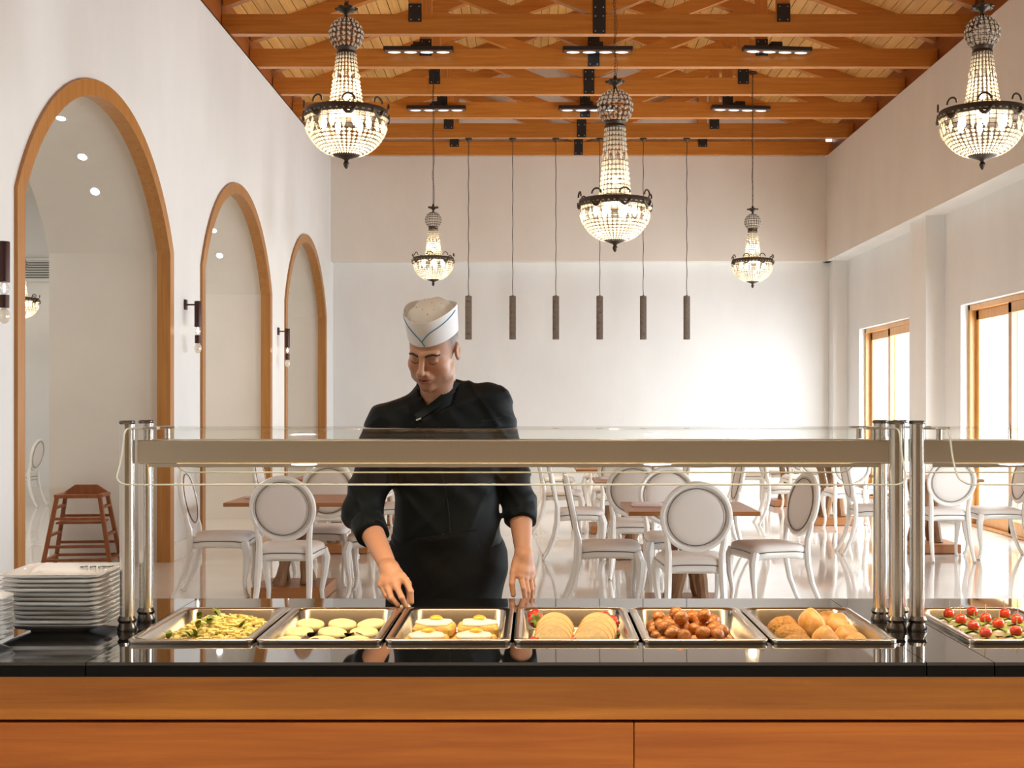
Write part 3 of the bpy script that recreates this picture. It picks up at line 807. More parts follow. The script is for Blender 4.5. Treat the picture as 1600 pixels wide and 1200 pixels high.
for i, (dx, dy, dz, lab) in enumerate(((-.066, -.135, .012, 'fried egg on toast, at the front of the pan beside the pale rounds'), (-.055, .005, .022, 'fried egg on toast behind another, beside the pale rounds'),
                                       (.062, -.135, .012, 'fried egg on toast, at the front of the pan beside the pancakes'), (.066, .005, .022, 'fried egg on toast behind another, beside the pancakes'))):
    egg_toast((cx+dx, PYC+dy, PF+dz), random.uniform(-.2, .2), lab)
    q = G(); q.loft([rrect(.055, .052, .015, 0), rrect(.058, .055, .016, .003), rrect(.058, .055, .016, dz-.002), rrect(.054, .051, .015, dz)])
    o = q.build('toast_slice', 'toast'); o.location = (cx+dx+.004, PYC+dy+.004, PF); tag(o, 'plain toast slice lying under a fried egg toast', 'toast', 'lower toast slices')
# pan 4: folded pancakes and strawberries
cx = PXC[3]
for side, gx in ((0, -.062), (1, .042)):
    for j in range(4):
        M = Matrix.Translation((cx+gx+.008*j*(1 if side else .4), PYC-.15+.034*j, PF+.020+.007*j)) @ Matrix.Rotation(-.6, 4, 'X')
        q = G(); n = 18; lps = []
        for k, th in ((1.0, -.003), (1.02, .0), (1.0, .003)):
            lps.append([(.050*k*math.cos(-.38+(PI+.76)*i/n), th, .054*k*math.sin(-.38+(PI+.76)*i/n)) for i in range(n+1)])
        q.loft(lps); 
        q2 = G(); q2.loft([[(x, y*2.2, z) for x, y, z in lp] for lp in lps], M=M)
        pk = q2.build('pancake', 'pancake', ang=50); q3 = G(); q3.tube([M @ Vector((.0505*math.cos(PI*i/n), 0, .0545*math.sin(PI*i/n))) for i in range(n+1)], .0036, 5); q3.build('browned_edge', 'browned', pk)
        tag(pk, 'folded half-moon pancake leaning in an overlapping row next to strawberries', 'pancake', 'folded pancakes')
def strawberry(c, rot, s=1.0):
    t = empty('strawberry', c); t.rotation_euler = rot
    q = G(); q.lathe([(.001, -.022*s), (.008*s, -.018*s), (.015*s, -.006*s), (.0175*s, .004*s), (.014*s, .012*s), (.004*s, .014*s)], 16); q.build('flesh', 'strawberry', t, ang=80)
    q = G()
    for j in range(6): leaf(q, Vector((0, 0, .013*s)), .016*s, .004*s, j*PI/3, -.1)
    q.tube([(0, 0, .013*s), (.002, 0, .022*s)], .0014, 5); q.build('calyx', 'herb', t)
    tag(t, 'red strawberry with leafy top lying beside folded pancakes', 'strawberry', 'strawberries in the pancake pan')
for x, y, r, s in ((-.104, .065, (1.3, .3, 0), 1.35), (-.108, .15, (1.5, 0, 1), 1.1), (-.010, -.175, (1.2, .8, 2), .9), (.088, .085, (1.6, .3, .5), 1.35), (.106, -.03, (1.2, -.6, .3), 1.2), (.106, .03, (1.5, .4, 2), 1.2), (-.112, -.16, (1.4, .4, 2.5), .9)):
    strawberry((cx+x, PYC+y, PF+.030+(.022 if y > 0 else 0)), r, s)
# pan 5: meatballs
cx = PXC[4]; mb = []
for v in range(3):
    q = G(); q.ball((0, 0, 0), (.0215, .0205, .0195), 14, 9, jit=.05); mb.append(q.build('meatball', 'meatball', ang=80))
cnt = 0
for lay, (nx, ny, z) in enumerate(((5, 9, .021), (4, 7, .050), (2, 3, .077))):
    for i in range(nx):
        for j in range(ny):
            if lay == 2 and (i+j) % 2: continue
            if lay == 1 and random.random() < .2: continue
            X = cx+(i-(nx-1)/2)*.043+random.uniform(-.009, .009)-.010+.018*(j % 2)-.009; Y = PYC-.02+(j-(ny-1)/2)*.044+random.uniform(-.008, .008)
            o = mb[cnt] if cnt < 3 else bpy.data.objects.new('meatball', mb[cnt % 3].data)
            if cnt >= 3: COL.objects.link(o)
            X = min(max(X, cx-.104), cx+.104); o.scale = [random.uniform(.86, 1.08)]*3; o.location = (X, Y, PF+z+random.uniform(-.004, .005)); o.rotation_euler = (random.uniform(0, 6), random.uniform(0, 6), random.uniform(0, 6))
            tag(o, 'round glazed brown meatball heaped with others in a steel pan', 'meatball', 'glazed meatballs'); cnt += 1
# pan 6: rolls
cx = PXC[5]
def roll(c, r, rz, m, label, cut=False):
    q = G(); q.ball((0, 0, 0), r, 20, 12)
    q.v = [(x, y, max(z, -r[2]*.55)+.006*math.sin(x*90)*math.sin(y*70)*(z > 0)) for x, y, z in q.v]
    o = q.build('bread_roll', m, ang=80); o.location = (c[0], c[1], c[2]+r[2]*.55); o.rotation_euler = (random.uniform(-.08, .08), random.uniform(-.08, .08), rz)
    tag(o, label, 'bread roll', 'bread rolls in the pan')
for c, r, m, lab in (((-.074, -.155, 0), (.046, .040, .034), 'seeded', 'crusty seeded roll at the front of the bread pan'), ((-.074, -.06, .004), (.046, .042, .038), 'seeded', 'crusty seeded roll in the middle of the bread pan'),
                     ((-.074, .04, .006), (.046, .044, .04), 'seeded', 'crusty seeded roll at the back of the bread pan'), ((.006, .04, .012), (.032, .060, .05), 'bread', 'tall glossy golden bun with a dark filling'),
                     ((.008, -.12, 0), (.031, .055, .044), 'bread', 'pale topped golden bun between seeded rolls and flat rolls'), ((.082, .06, .008), (.037, .052, .042), 'bread', 'flat oval roll at the back of the bread pan'),
                     ((.082, -.05, 0), (.037, .046, .038), 'bread', 'flat oval roll in the middle of the bread pan'), ((.082, -.15, 0), (.037, .042, .034), 'bread', 'flat oval roll at the front of the bread pan'),
                     ((.078, .165, .0), (.040, .040, .04), 'bread', 'small golden roll in the back corner of the bread pan')):
    roll((cx+c[0], PYC+c[1], PF+c[2]), r, random.uniform(-.3, .3), m, lab)
# pan 7: canapes
cx = PXC[6]
def canape(c, rz, hue):
    t = empty('canape', c, rz)
    q = G(); q.lathe([(.033, 0), (.037, .004), (.037, .018), (.033, .024)], 18); q.build('bread_base', 'toast', t)
    q = G(); q.lathe([(.030, .024), (.034, .027), (.031, .038), (.022, .042)], 18); q.build('cheese', 'cheese', t)
    q = G()
    for j in range(5): leaf(q, Vector((0, 0, .040)), .036, .013, j*1.26, -.15)
    q.build('salad_leaf', 'salad_green', t)
    q = G(); q.ball((0, 0, .056), (.0165, .0165, .0150), 16, 10); q.build('cherry_tomato', 'tomato', t)
    q = G(); q.tube([(0, 0, .03), (.003, 0, .095)], .0014, 6); q.build('cocktail_stick', 'pick', t)
    tag(t, 'canape of bread, cheese and cherry tomato on a cocktail stick', 'canape', 'cherry tomato canapes')
for i in range(3):
    for j in range(4):
        canape((cx-.082+i*.082+random.uniform(-.005, .005), PYC-.165+j*.105+random.uniform(-.01, .01)+.03*(i % 2), PF+.002), random.uniform(0, 6), 0)
cx = PXC[7]
for i in range(2):
    canape((cx-.09+i*.08, PYC+.1, PF+.002), i, 0)

# ------------------------------------------------------------------ plates
def square_plate():
    q = G()
    def lp(h, r, z, wv=0): return [(x, y, z+wv*(abs(x)/h)**2*(abs(y)/h)**2*.9) for x, y, z in rrect(h, h, r, 0, 7)]
    L_ = [(.075, .03, 0, 0), (.08, .03, .0, 0), (.083, .032, .004, 0), (.118, .03, .012, .004), (.136, .022, .017, .008), (.1365, .022, .0195, .008), (.13, .024, .0195, .008), (.10, .034, .013, .003), (.078, .03, .008, 0), (.04, .02, .007, 0)]
    loops = []
    for h, r, z, wv in L_:
        loops.append([(x, y, z+wv*min(1, (abs(x)/h)**3*(abs(y)/h)**3*1.6)) for x, y, _ in rrect(h, h, r, 0, 7)])
    q.loft(loops); return q
def round_plate():
    q = G(); q.lathe([(.05, 0), (.055, .0), (.06, .004), (.088, .014), (.10, .019), (.1005, .021), (.095, .0205), (.07, .011), (.05, .0075), (.02, .007)], 36); return q
p_me = square_plate().build('square_plate', 'porcelain', ang=60); r_me = round_plate().build('round_plate', 'porcelain', ang=60)
nP = 12
for k in range(nP):
    o = p_me if k == 0 else bpy.data.objects.new('square_plate', p_me.data)
    if k: COL.objects.link(o)
    o.location = (-1.303+random.uniform(-.003, .003)+.004*(k < 6), 3.55+random.uniform(-.004, .004), ZC+.0005+k*.0122); o.rotation_euler = (0, 0, random.uniform(-.03, .03)+(0 if k < 6 else .03))
    lab = 'white square plate on top of the tall stack, marked with dark script' if k == nP-1 else ('white square plate, bottom of the tall stack on the counter' if k == 0 else 'white square plate within the tall stack on the black counter')
    tag(o, lab, 'plate', 'stacked square plates')
    if k == nP-1: topp = o
q = G()
for ph, x0 in ((0, .02), (1.2, .045), (2.2, .07), (3.5, .09)):
    q.tube([(x0-.01+.022*j/12, .098+.012*math.sin(j*.9+ph), .0188+.0002*j) for j in range(13)], .0011, 5)
m_ = q.build('script_mark', 'ink', topp); m_['kind'] = 'stuff'
for k in range(9):
    o = r_me if k == 0 else bpy.data.objects.new('round_plate', r_me.data)
    if k: COL.objects.link(o)
    o.location = (-1.452+random.uniform(-.002, .002), 3.30+random.uniform(-.002, .002), ZC+.0005+k*.0125)
    tag(o, 'round white plate in the shorter stack next to the square plates', 'plate', 'stacked round plates')

# ------------------------------------------------------------------ dining chairs and tables
def ell(rx, rz, cz, y0, lean, n, t0=0, t1=2*PI):
    out = []
    for k in range(n):
        a = t0+(t1-t0)*k/n; x = rx*math.cos(a); z = cz+rz*math.sin(a)
        out.append((x, y0+(z-.52)*lean, z))
    return out
def make_chair():
    t = empty('dining_chair', (0, 0, 0))
    LN = .20; CZ = .755; Y0 = .215
    # oval back frame
    q = G(); q.tube(ell(.215, .215, CZ, Y0, LN, 40), .022, 8, closed=True, flat=.9); q.build('back_frame', 'chair_paint', t)
    q = G(); loops = []
    for k, th in ((.35, .026), (.7, .024), (.93, .016), (1.0, .004)): loops.append([(x, y-th, z) for x, y, z in ell(.198*k, .198*k, CZ, Y0, LN, 36)])
    for k, th in ((1.0, -.004), (.93, -.014), (.7, -.02), (.35, -.022)): loops.append([(x, y-th, z) for x, y, z in ell(.198*k, .198*k, CZ, Y0, LN, 36)])
    q.loft(loops); bp = q.build('back_cushion', 'chair_fabric', t, ang=60)
    for s, nm in ((-.021, 'nail_trim'), (.023, 'nail_trim')):
        q = G(); q.tube([(x, y+s, z) for x, y, z in ell(.188, .188, CZ, Y0, LN, 40)], .0032, 5, closed=True); q.build(nm, 'nails', bp)
    # back posts + rear sabre legs
    for s in (-1, 1):
        q = G(); q.tube([(s*.20, Y0+.235*LN-.02, .70), (s*.185, Y0+.02, .60), (s*.175, Y0-.002, .52), (s*.175, Y0-.005, .44)], [.012, .02, .022, .024], 8); q.build('back_post', 'chair_paint', t)
        q = G(); q.tube([(s*.175, Y0-.005, .45), (s*.178, Y0, .34), (s*.183, Y0+.03, .20), (s*.19, Y0+.085, .07), (s*.195, Y0+.125, .004)], [.026, .025, .022, .018, .016], 8)
        q.ball((s*.196, Y0+.128, .006), (.012, .012, .006), 8, 5); q.build('leg', 'chair_paint', t)
        q = G(); q.tube([(s*.205, -.205, .43), (s*.222, -.228, .36), (s*.212, -.222, .24), (s*.195, -.205, .12), (s*.200, -.215, .04), (s*.212, -.235, .004)], [.032, .034, .024, .017, .015, .02], 8); q.build('leg', 'chair_paint', t)
        q = G(); q.ball((s*.196, Y0+.138, .012), (.006, .006, .006), 8, 6); q.build('leg_tip', 'nails', t)
    # seat
    def sl(k, z, wv=0, n=48):
        out = []
        for i in range(n):
            a = 2*PI*i/n; c, sn = math.cos(a), math.sin(a); e = .42
            x = abs(c)**e*math.copysign(1, c); y = abs(sn)**e*math.copysign(1, sn)
            wx = .235-.03*(y+1)/2*1.0
            out.append((x*wx*k, -.012+y*.228*k, z+wv*math.cos(4*a)))
        return out
    q = G(); q.loft([sl(.97, .385, .010), sl(1.0, .395, .012), sl(1.0, .43, .006), sl(.98, .437, .006)]); q.build('seat_rail', 'chair_paint', t, ang=60)
    q = G(); q.loft([sl(.985, .425, .006), sl(1.0, .435, .006), sl(1.01, .452), sl(.97, .474), sl(.85, .487), sl(.5, .495), sl(.2, .497)]); se = q.build('seat', 'chair_fabric', t, ang=70)
    q = G(); q.tube([(x, y, z) for x, y, z in sl(1.008, .432, .006)], .0033, 5, closed=True); q.build('nail_trim', 'nails', se)
    return t
CHAIR = make_chair(); chair_n = [0]
def chair(x, y, rz, label):
    if chair_n[0] == 0:
        CHAIR.location = (x, y, 0); CHAIR.rotation_euler = (0, 0, rz); tag(CHAIR, label, 'chair', 'white dining chairs')
    else: dup(CHAIR, (x, y, 0), rz, label)
    chair_n[0] += 1
def make_table():
    t = empty('dining_table', (0, 0, 0))
    q = G(); q.box(-.45, .45, -.45, .45, .722, .752); q.build('table_top', 'table_wood', t, smooth=False, bevel=.004)
    q = G(); q.box(-.28, .28, -.28, .28, .005, .095); q.build('base_block', 'table_wood', t, smooth=False, bevel=.006)
    for k in range(4):
        a = PI/4+k*PI/2
        pts = [(.15*math.cos(a+.9*j/9)*(1-.35*math.sin(PI*j/9)), .15*math.sin(a+.9*j/9)*(1-.35*math.sin(PI*j/9)), .09+.635*j/9) for j in range(10)]
        q = G(); q.tube(pts, [.05-.012*math.sin(PI*j/9)+.005*math.sin(j*2.1+k) for j in range(10)], 9); q.build('trunk_leg', 'trunk_wood', t)
    return t
TABLE = make_table(); tn = 0
ords = ['first', 'second', 'third', 'fourth']
def napkin(x, y, label):
    q = G(); q.loft([rrect(.11, .07, .01, 0, 3), rrect(.112, .072, .01, .006, 3), rrect(.105, .07, .01, .014, 3), rrect(.11, .068, .01, .02, 3), rrect(.10, .06, .01, .026, 3)])
    o = q.build('napkin', 'linen', None, ang=30); o.location = (x, y, .7525); tag(o, label, 'napkin', 'folded napkins')
rows = [('arch-side', [(-1.88, 9.99), (-1.95, 13.0), (-1.95, 16.0), (-1.95, 18.9)]), ('middle', [(1.085, 9.19), (1.02, 12.5), (.91, 14.95), (.9, 17.7)]), ('window-side', [(3.95, 13.0), (3.7, 16.0), (3.75, 18.9)])]
over = {('arch-side', 0): [(-1.77, 9.22, PI), (-1.76, 10.60, 0), (-2.45, 10.0, PI/2+.06), (-1.22, 10.02, -PI/2)],
        ('middle', 0): [(1.04, 8.55, PI), (1.07, 9.97, .06), (.52, 9.33, PI/2), (1.70, 9.30, -PI/2+.25)],
        ('middle', 1): [(.86, 11.12, PI-.12), (1.05, 13.2, 0), (.42, 12.35, PI/2), (1.72, 12.5, -PI/2)],
        ('window-side', 0): [(3.92, 12.33, PI), (3.95, 13.7, 0), (3.37, 12.75, PI/2-.06), (4.47, 12.45, -PI/2)]}
for rname, pos in rows:
    for i, (x, y) in enumerate(pos):
        lab = 'square wooden table with twisted trunk legs, %s in the %s row from the counter' % (ords[i], rname)
        if tn == 0: TABLE.location = (x, y, 0); tag(TABLE, lab, 'table', 'dining tables')
        else: dup(TABLE, (x, y, 0), 0, lab)
        tn += 1
        cs = over.get((rname, i)) or [(x, y-.72, PI), (x, y+.70, 0), (x-.60, y, PI/2), (x+.60, y, -PI/2)]
        for (a, b, rz), side in zip(cs, ('counter side', 'back-wall side', 'arch side', 'window side')):
            chair(a, b, rz, 'white oval-back dining chair on %s of %s table in the %s row' % (side, ords[i], rname))
        napkin(x-.28, y+.05, 'folded pale pink napkin on the %s table in the %s row' % (ords[i], rname))
chair(-7.55, 18.7, -PI/2, 'white oval-back dining chair standing in the side room beyond the arches')

# ------------------------------------------------------------------ child's high chair in the first passage
t = empty('high_chair', (-4.17, 11.78, 0), .12); H = .74
def hb(name, a, b, wd=.032, dp=.032, m='stool_wood', up=(0, 1, 0)): q = G(); q.bar(a, b, wd, dp, up); return q.build(name, m, t, smooth=False, bevel=.005)
for sx in (-1, 1):
    for sy in (-1, 1): hb('leg', (sx*.30, sy*.24, 0), (sx*.185, sy*.16, .66), .036, .036)
for z, k in ((.08, .28), (.20, .262), (.45, .222)):
    for sy in (-1, 1): hb('rail', (-k, sy*(.235-.11*z), z), (k, sy*(.235-.11*z), z), .04, .024, up=(0, 0, 1))
for z, k in ((.08, .28), (.30, .25), (.55, .205)):
    for sx in (-1, 1): hb('rail', (sx*k, -(.235-.11*z), z), (sx*k, (.235-.11*z), z), .04, .024, up=(0, 0, 1))
q = G(); q.box(-.20, .20, -.16, .16, .40, .42); q.build('seat', 'stool_wood', t, smooth=False, bevel=.004)
for sx in (-1, 1): hb('arm_rest', (sx*.19, -.17, .655), (sx*.19, .17, .655), .05, .03, up=(0, 0, 1))
q = G(); q.box(-.20, .20, -.19, -.15, .635, .67); q.build('front_bar', 'stool_wood', t, smooth=False, bevel=.006)
q = G(); q.loft([[(x, y, .64+zz) for x, zz in ((-.2, 0), (.2, 0), (.2, .03), (.10, .10), (-.10, .10), (-.2, .03))] for y in (.14, .17)]); q.build('backrest', 'stool_wood', t, smooth=False, bevel=.006)
tag(t, 'brown wooden child high chair standing in the first arched passage', 'high chair')

# ------------------------------------------------------------------ the cook behind the counter
def snets(fn, lo, hi, h):
    """surface nets of a signed distance function on a regular grid -> verts, quads"""
    ax = [np.arange(lo[i], hi[i]+h, h) for i in range(3)]
    Pt = np.stack(np.meshgrid(*ax, indexing='ij'), -1); D = fn(Pt.reshape(-1, 3)).reshape(Pt.shape[:3])
    n = np.array(D.shape)-1; sg = D < 0
    acc = np.zeros((*n, 3)); cnt = np.zeros(n)
    cs = [(i, j, k) for i in (0, 1) for j in (0, 1) for k in (0, 1)]
    def sub(A, c): return A[c[0]:c[0]+n[0], c[1]:c[1]+n[1], c[2]:c[2]+n[2]]
    for a in cs:
        for d in range(3):
            if a[d]: continue
            b = list(a); b[d] = 1
            fa, fb = sub(D, a), sub(D, b); cr = (fa < 0) != (fb < 0)
            t = np.where(cr, fa/np.where(cr, fa-fb, 1), 0)
            for e in range(3): acc[..., e] += np.where(cr, a[e]+(t if e == d else 0), 0)
            cnt += cr
    act = cnt > 0; idx = -np.ones(n, int); idx[act] = np.arange(act.sum())
    base = np.stack(np.nonzero(act), -1)
    V = (base+acc[act]/cnt[act][:, None])*h+np.array(lo)
    Fq = []
    for d in range(3):
        e, f = (d+1) % 3, (d+2) % 3
        s0 = [slice(None)]*3; s1 = [slice(None)]*3; s0[d] = slice(0, -1); s1[d] = slice(1, None)
        cr = sg[tuple(s0)] != sg[tuple(s1)]; I = np.stack(np.nonzero(cr), -1)
        I = I[(I[:, e] > 0) & (I[:, f] > 0) & (I[:, e] < n[e]) & (I[:, f] < n[f])]
        fl = sg[tuple(s0)][tuple(I.T)]
        def cell(de, df):
            J = I.copy(); J[:, e] += de; J[:, f] += df; return idx[tuple(J.T)]
        Q = np.stack([cell(-1, -1), cell(0, -1), cell(0, 0), cell(-1, 0)], -1)
        Q[~fl] = Q[~fl][:, ::-1]; Fq.append(Q)
    return V, np.concatenate(Fq)
def A3(v): return np.array(tuple(v), float)
def cone(P, a, b, ra, rb):
    a, b = A3(a), A3(b); ab = b-a; t = np.clip(((P-a) @ ab)/(ab @ ab), 0, 1)
    return np.linalg.norm(P-a-t[:, None]*ab, axis=1)-(ra+(rb-ra)*t)
def elli(P, c, r, R=None):
    p = P-A3(c)
    if R is not None: p = p @ R
    r = A3(r); k0 = np.linalg.norm(p/r, axis=1); k1 = np.linalg.norm(p/(r*r), axis=1)+1e-9
    return k0*(k0-1)/k1
def smin(a, b, k): h = np.clip(.5+.5*(b-a)/k, 0, 1); return b+(a-b)*h-k*h*(1-h)
def smax(a, b, k): return -smin(-a, -b, k)

# head: local frame, face towards -y, eye line at z = 0
HC = px(677, 547, 4.20)
HR = (Matrix.Rotation(math.radians(-20), 3, 'Z') @ Matrix.Rotation(math.radians(25), 3, 'X') @ Matrix.Rotation(math.radians(5), 3, 'Y'))
HRn = np.array(HR)
def to_head(P): return (P-A3(HC)) @ HRn
def from_head(p): return Vector(HC)+HR @ Vector(p)
def sd_head(P):
    p = to_head(P); q = p.copy(); q[:, 0] = np.abs(q[:, 0])      # mirrored for paired features
    d = elli(p, (0, .015, .035), (.0765, .098, .085))
    d = smin(d, elli(p, (0, -.030, -.030), (.062, .060, .080)), .03)
    d = smin(d, elli(p, (0, -.042, -.072), (.050, .046, .040)), .025)
    d = smin(d, elli(p, (0, -.078, -.098), (.022, .017, .016)), .02)
    d = smin(d, elli(q, (.052, -.02, -.07), (.014, .035, .02)), .03)
    d = smin(d, elli(q, (.044, -.058, -.028), (.020, .020, .018)), .028)
    d = smin(d, cone(q, (0, -.0885, .019), (.040, -.076, .020), .0095, .008), .014)
    d = smax(d, -elli(q, (.029, -.101, -.002), (.0160, .0160, .0115)), .012)
    d = smin(d, elli(q, (.031, -.0775, -.002), (.0155, .0125, .0125)), .004)
    d = smin(d, cone(p, (0, -.090, .010), (0, -.1135, -.030), .0072, .0105), .012)
    d = smin(d, elli(p, (0, -.115, -.036), (.0105, .010, .0095)), .006)
    d = smin(d, elli(q, (.0125, -.102, -.039), (.0085, .010, .0075)), .006)
    d = smin(d, elli(p, (0, -.088, -.058), (.026, .016, .016)), .012)
    d = smin(d, elli(p, (0, -.0985, -.0605), (.0225, .0085, .0058)), .004)
    d = smin(d, elli(p, (0, -.0965, -.0705), (.0195, .0090, .0066)), .004)
    d = smax(d, -elli(p, (0, -.1075, -.0655), (.026, .0100, .0019)), .002)
    d = smax(d, -elli(p, (0, -.101, -.082), (.016, .010, .005)), .008)
    ear = elli(q, (.0795, .016, -.006), (.0085, .0185, .031))
    ear = smax(ear, -elli(q, (.0885, .011, -.004), (.006, .0105, .018)), .004)
    d = smin(d, ear, .006)
    nk = cone(P, from_head((0, .028, -.065)), NECK, .055, .062)
    return smin(d, nk, .02)
NECK = px(684, 622, 4.27)
# joints
RSH, REL, RWR = px(603, 664, 4.25), px(566, 800, 4.22), px(609, 890, 3.985)      # his right arm, reaching down
LSH, LEL, LWR = px(767, 634, 4.32), px(812, 786, 4.37), px(818, 868, 4.25)       # his left arm, hanging
def along(a, b, t): return a+(b-a)*t
def hand_sdf(wr, el, knuck, fingers, thumb, kr=.0085):
    def f(P):
        d = cone(P, along(el, wr, .1), wr, .043, .0265)
        for k in knuck: d = smin(d, cone(P, wr, k, .0225, .0125), .016)
        for a, b in zip(knuck, knuck[1:]): d = smin(d, cone(P, along(wr, a, .7), along(wr, b, .7), .0135, .0135), .012)
        for ch, r in fingers:
            g_ = None
            for i in range(len(ch)-1):
                c_ = cone(P, ch[i], ch[i+1], r*(1.1-.12*i), r*(1.0-.12*i)); g_ = c_ if g_ is None else smin(g_, c_, .003)
            d = smin(d, g_, .004)
        g_ = None
        for i in range(len(thumb)-1):
            c_ = cone(P, thumb[i], thumb[i+1], (.017, .0115, .0098)[i], (.0115, .0098, .0088)[i]); g_ = c_ if g_ is None else smin(g_, c_, .004)
        return smin(d, g_, .008)
    return f
YH = 3.93
rk = [px(596, 914, 3.955), px(607, 920, 3.935), px(620, 917, 3.925), px(634, 907, 3.93)]
rf = [([rk[0], px(604, 931, 3.93), px(614, 941, 3.925)], .0078), ([rk[1], px(612, 935, 3.905), px(622, 946, 3.905)], .0088),
      ([rk[2], px(628, 934, 3.89), px(634, 947, 3.895)], .0092), ([rk[3], px(642, 924, 3.90), px(643, 941, 3.90)], .0088)]
rt = [px(622, 897, 3.975), px(637, 912, 3.965), px(641, 929, 3.945), px(639, 943, 3.93)]
lk = [px(813, 900, 4.215), px(821, 903, 4.225), px(828, 901, 4.245), px(832, 897, 4.265)]
lf = [([lk[0], px(818, 919, 4.200), px(820, 934, 4.205)], .0085), ([lk[1], px(825, 924, 4.212), px(825, 940, 4.22)], .0088),
      ([lk[2], px(831, 921, 4.235), px(830, 936, 4.24)], .0085), ([lk[3], px(834, 914, 4.26), px(833, 927, 4.262)], .0075)]
lt = [px(808, 876, 4.24), px(802, 894, 4.22), px(800, 912, 4.205), px(802, 929, 4.205)]
PEL, CHE = px(698, 880, 4.36), px(692, 700, 4.30)
FT = [Vector((-.40, 4.36, .02)), Vector((-.19, 4.40, .02))]
def sd_under(P):                      # body under the clothes, down to the feet
    d = elli(P, CHE+Vector((0, .02, .02)), (.15, .09, .19)); d = smin(d, elli(P, PEL, (.155, .10, .16)), .06)
    d = smin(d, cone(P, NECK, CHE, .055, .08), .05)
    for s, el, wr in ((RSH, REL, RWR), (LSH, LEL, LWR)):
        d = smin(d, cone(P, s, el, .05, .042), .04); d = smin(d, cone(P, el, along(el, wr, .35), .042, .038), .02)
    for s, ft in zip((-1, 1), FT):
        hip = PEL+Vector((s*.085, 0, -.06)); kn = Vector((ft.x, 4.33, .5)); an = Vector((ft.x, 4.37, .09))
        d = smin(d, cone(P, hip, kn, .075, .055), .04); d = smin(d, cone(P, kn, an, .055, .038), .02)
        d = smin(d, cone(P, an, Vector((ft.x, 4.25, .04)), .04, .035), .02)
    return d
def sd_jacket0(P):
    d = elli(P, CHE+Vector((0, 0, -.01)), (.182, .120, .20))
    d = smin(d, elli(P, px(697, 800, 4.32), (.178, .112, .21)), .06)
    d = smin(d, elli(P, PEL+Vector((0, 0, .05)), (.192, .122, .12)), .06)
    d = smin(d, cone(P, RSH+Vector((.03, .01, -.02)), LSH+Vector((-.02, 0, -.02)), .070, .072), .05)
    d = smin(d, cone(P, NECK+Vector((0, .03, .005)), RSH+Vector((.02, 0, .0)), .056, .056), .06)
    d = smin(d, cone(P, NECK+Vector((0, .03, .005)), LSH+Vector((-.02, 0, .01)), .056, .056), .06)
    return d
RCU, LCU = along(REL, RWR, .40), along(LEL, LWR, .34)
def sd_sleeves(P):
    a = smin(cone(P, RSH, REL, .070, .062), cone(P, REL, RCU, .062, .050), .02)
    b = smin(cone(P, LSH, LEL, .070, .056), cone(P, LEL, LCU, .056, .050), .02)
    for el, cu, wr in ((REL, RCU, RWR), (LEL, LCU, LWR)):          # sleeve cut square at the rolled cuff
        ax = A3((wr-el).normalized()); cut = (P-A3(cu)) @ ax
        if el is REL: a = smax(a, cut, .004)
        else: b = smax(b, cut, .004)
    return a, b
def folds(P, s=1.0):
    x, y, z = P[:, 0], P[:, 1], P[:, 2]
    def rg(t): return 1-np.abs(np.sin(t))              # creased ridges
    return -s*(.0045*rg(z*13+x*17+1.6*np.sin(x*9+z*5))**3+.0035*rg(z*24-x*19+1.4*np.sin(y*15+z*8)+1)**3+.0012*np.sin(x*60+z*31+2*np.sin(z*26)))+.0015
def sd_jacket(P):
    a, b = sd_sleeves(P); d = smin(smin(sd_jacket0(P), a, .035), b, .035)
    d = d+1.5*folds(P)
    hem = .93-P[:, 2]                                             # hem hidden under the apron
    hole = cone(P, NECK+Vector((0, -.01, -.03)), from_head((0, .03, -.06)), .056, .070)
    return smax(smax(d, hem, .005), -hole, .01)
def to_mesh(name, parts):
    vs = []; fs = []; k = 0
    for V, Q in parts: vs.append(V); fs.append(Q+k); k += len(V)
    V = np.concatenate(vs); Q = np.concatenate(fs)
    me = bpy.data.meshes.new(name); me.from_pydata(V.tolist(), [], Q.tolist()); me.update(); return me, V
hl = A3(HC)
parts = [snets(sd_head, hl-np.array([.125, .15, .17]), hl+np.array([.125, .15, .15]), .0030)]
for wr, el, kn, fi, th in ((RWR, REL, rk, rf, rt), (LWR, LEL, lk, lf, lt)):
    pts = np.array([A3(p) for p in [el, wr]+kn+[c for ch, _ in fi for c in ch]+th])
    parts.append(snets(hand_sdf(wr, el, kn, fi, th), pts.min(0)-.05, pts.max(0)+.03, .0026))
parts.append(snets(sd_under, (-.75, 4.05, -.02), (.12, 4.62, 1.56), .012))
me, V = to_mesh('person', parts)
# skin tint: lips, stubble, cheeks, ears (own colour), plus painted shade at mouth line and eyelids
p = to_head(V); colr = np.tile(np.array([.52, .27, .165, 1.0]), (len(V), 1))
def tint(mask, c): colr[:, :3] = colr[:, :3]*(1-mask[:, None])+np.array(c)*mask[:, None]
near = np.linalg.norm(p, axis=1) < .16
st = near*np.clip((-.043-p[:, 2])/.02, 0, 1)*np.clip((-p[:, 1]-.0)/.04, 0, 1)*.30; tint(st, (.26, .15, .11))
tint(near*np.exp(-((np.abs(p[:, 0])-.045)**2+(p[:, 2]+.03)**2)/.0005)*(p[:, 1] < -.04)*.25, (.56, .23, .15))
lip = near*(np.abs(p[:, 0]) < .024)*(p[:, 2] < -.0555)*(p[:, 2] > -.0765)*(p[:, 1] < -.094); tint(lip*.8, (.40, .12, .10))
tint(near*(np.abs(p[:, 0]) < .025)*np.exp(-((p[:, 2]+.0655)/.0018)**2)*(p[:, 1] < -.085)*.85, (.13, .04, .035))  # crease shade painted dark between the lips
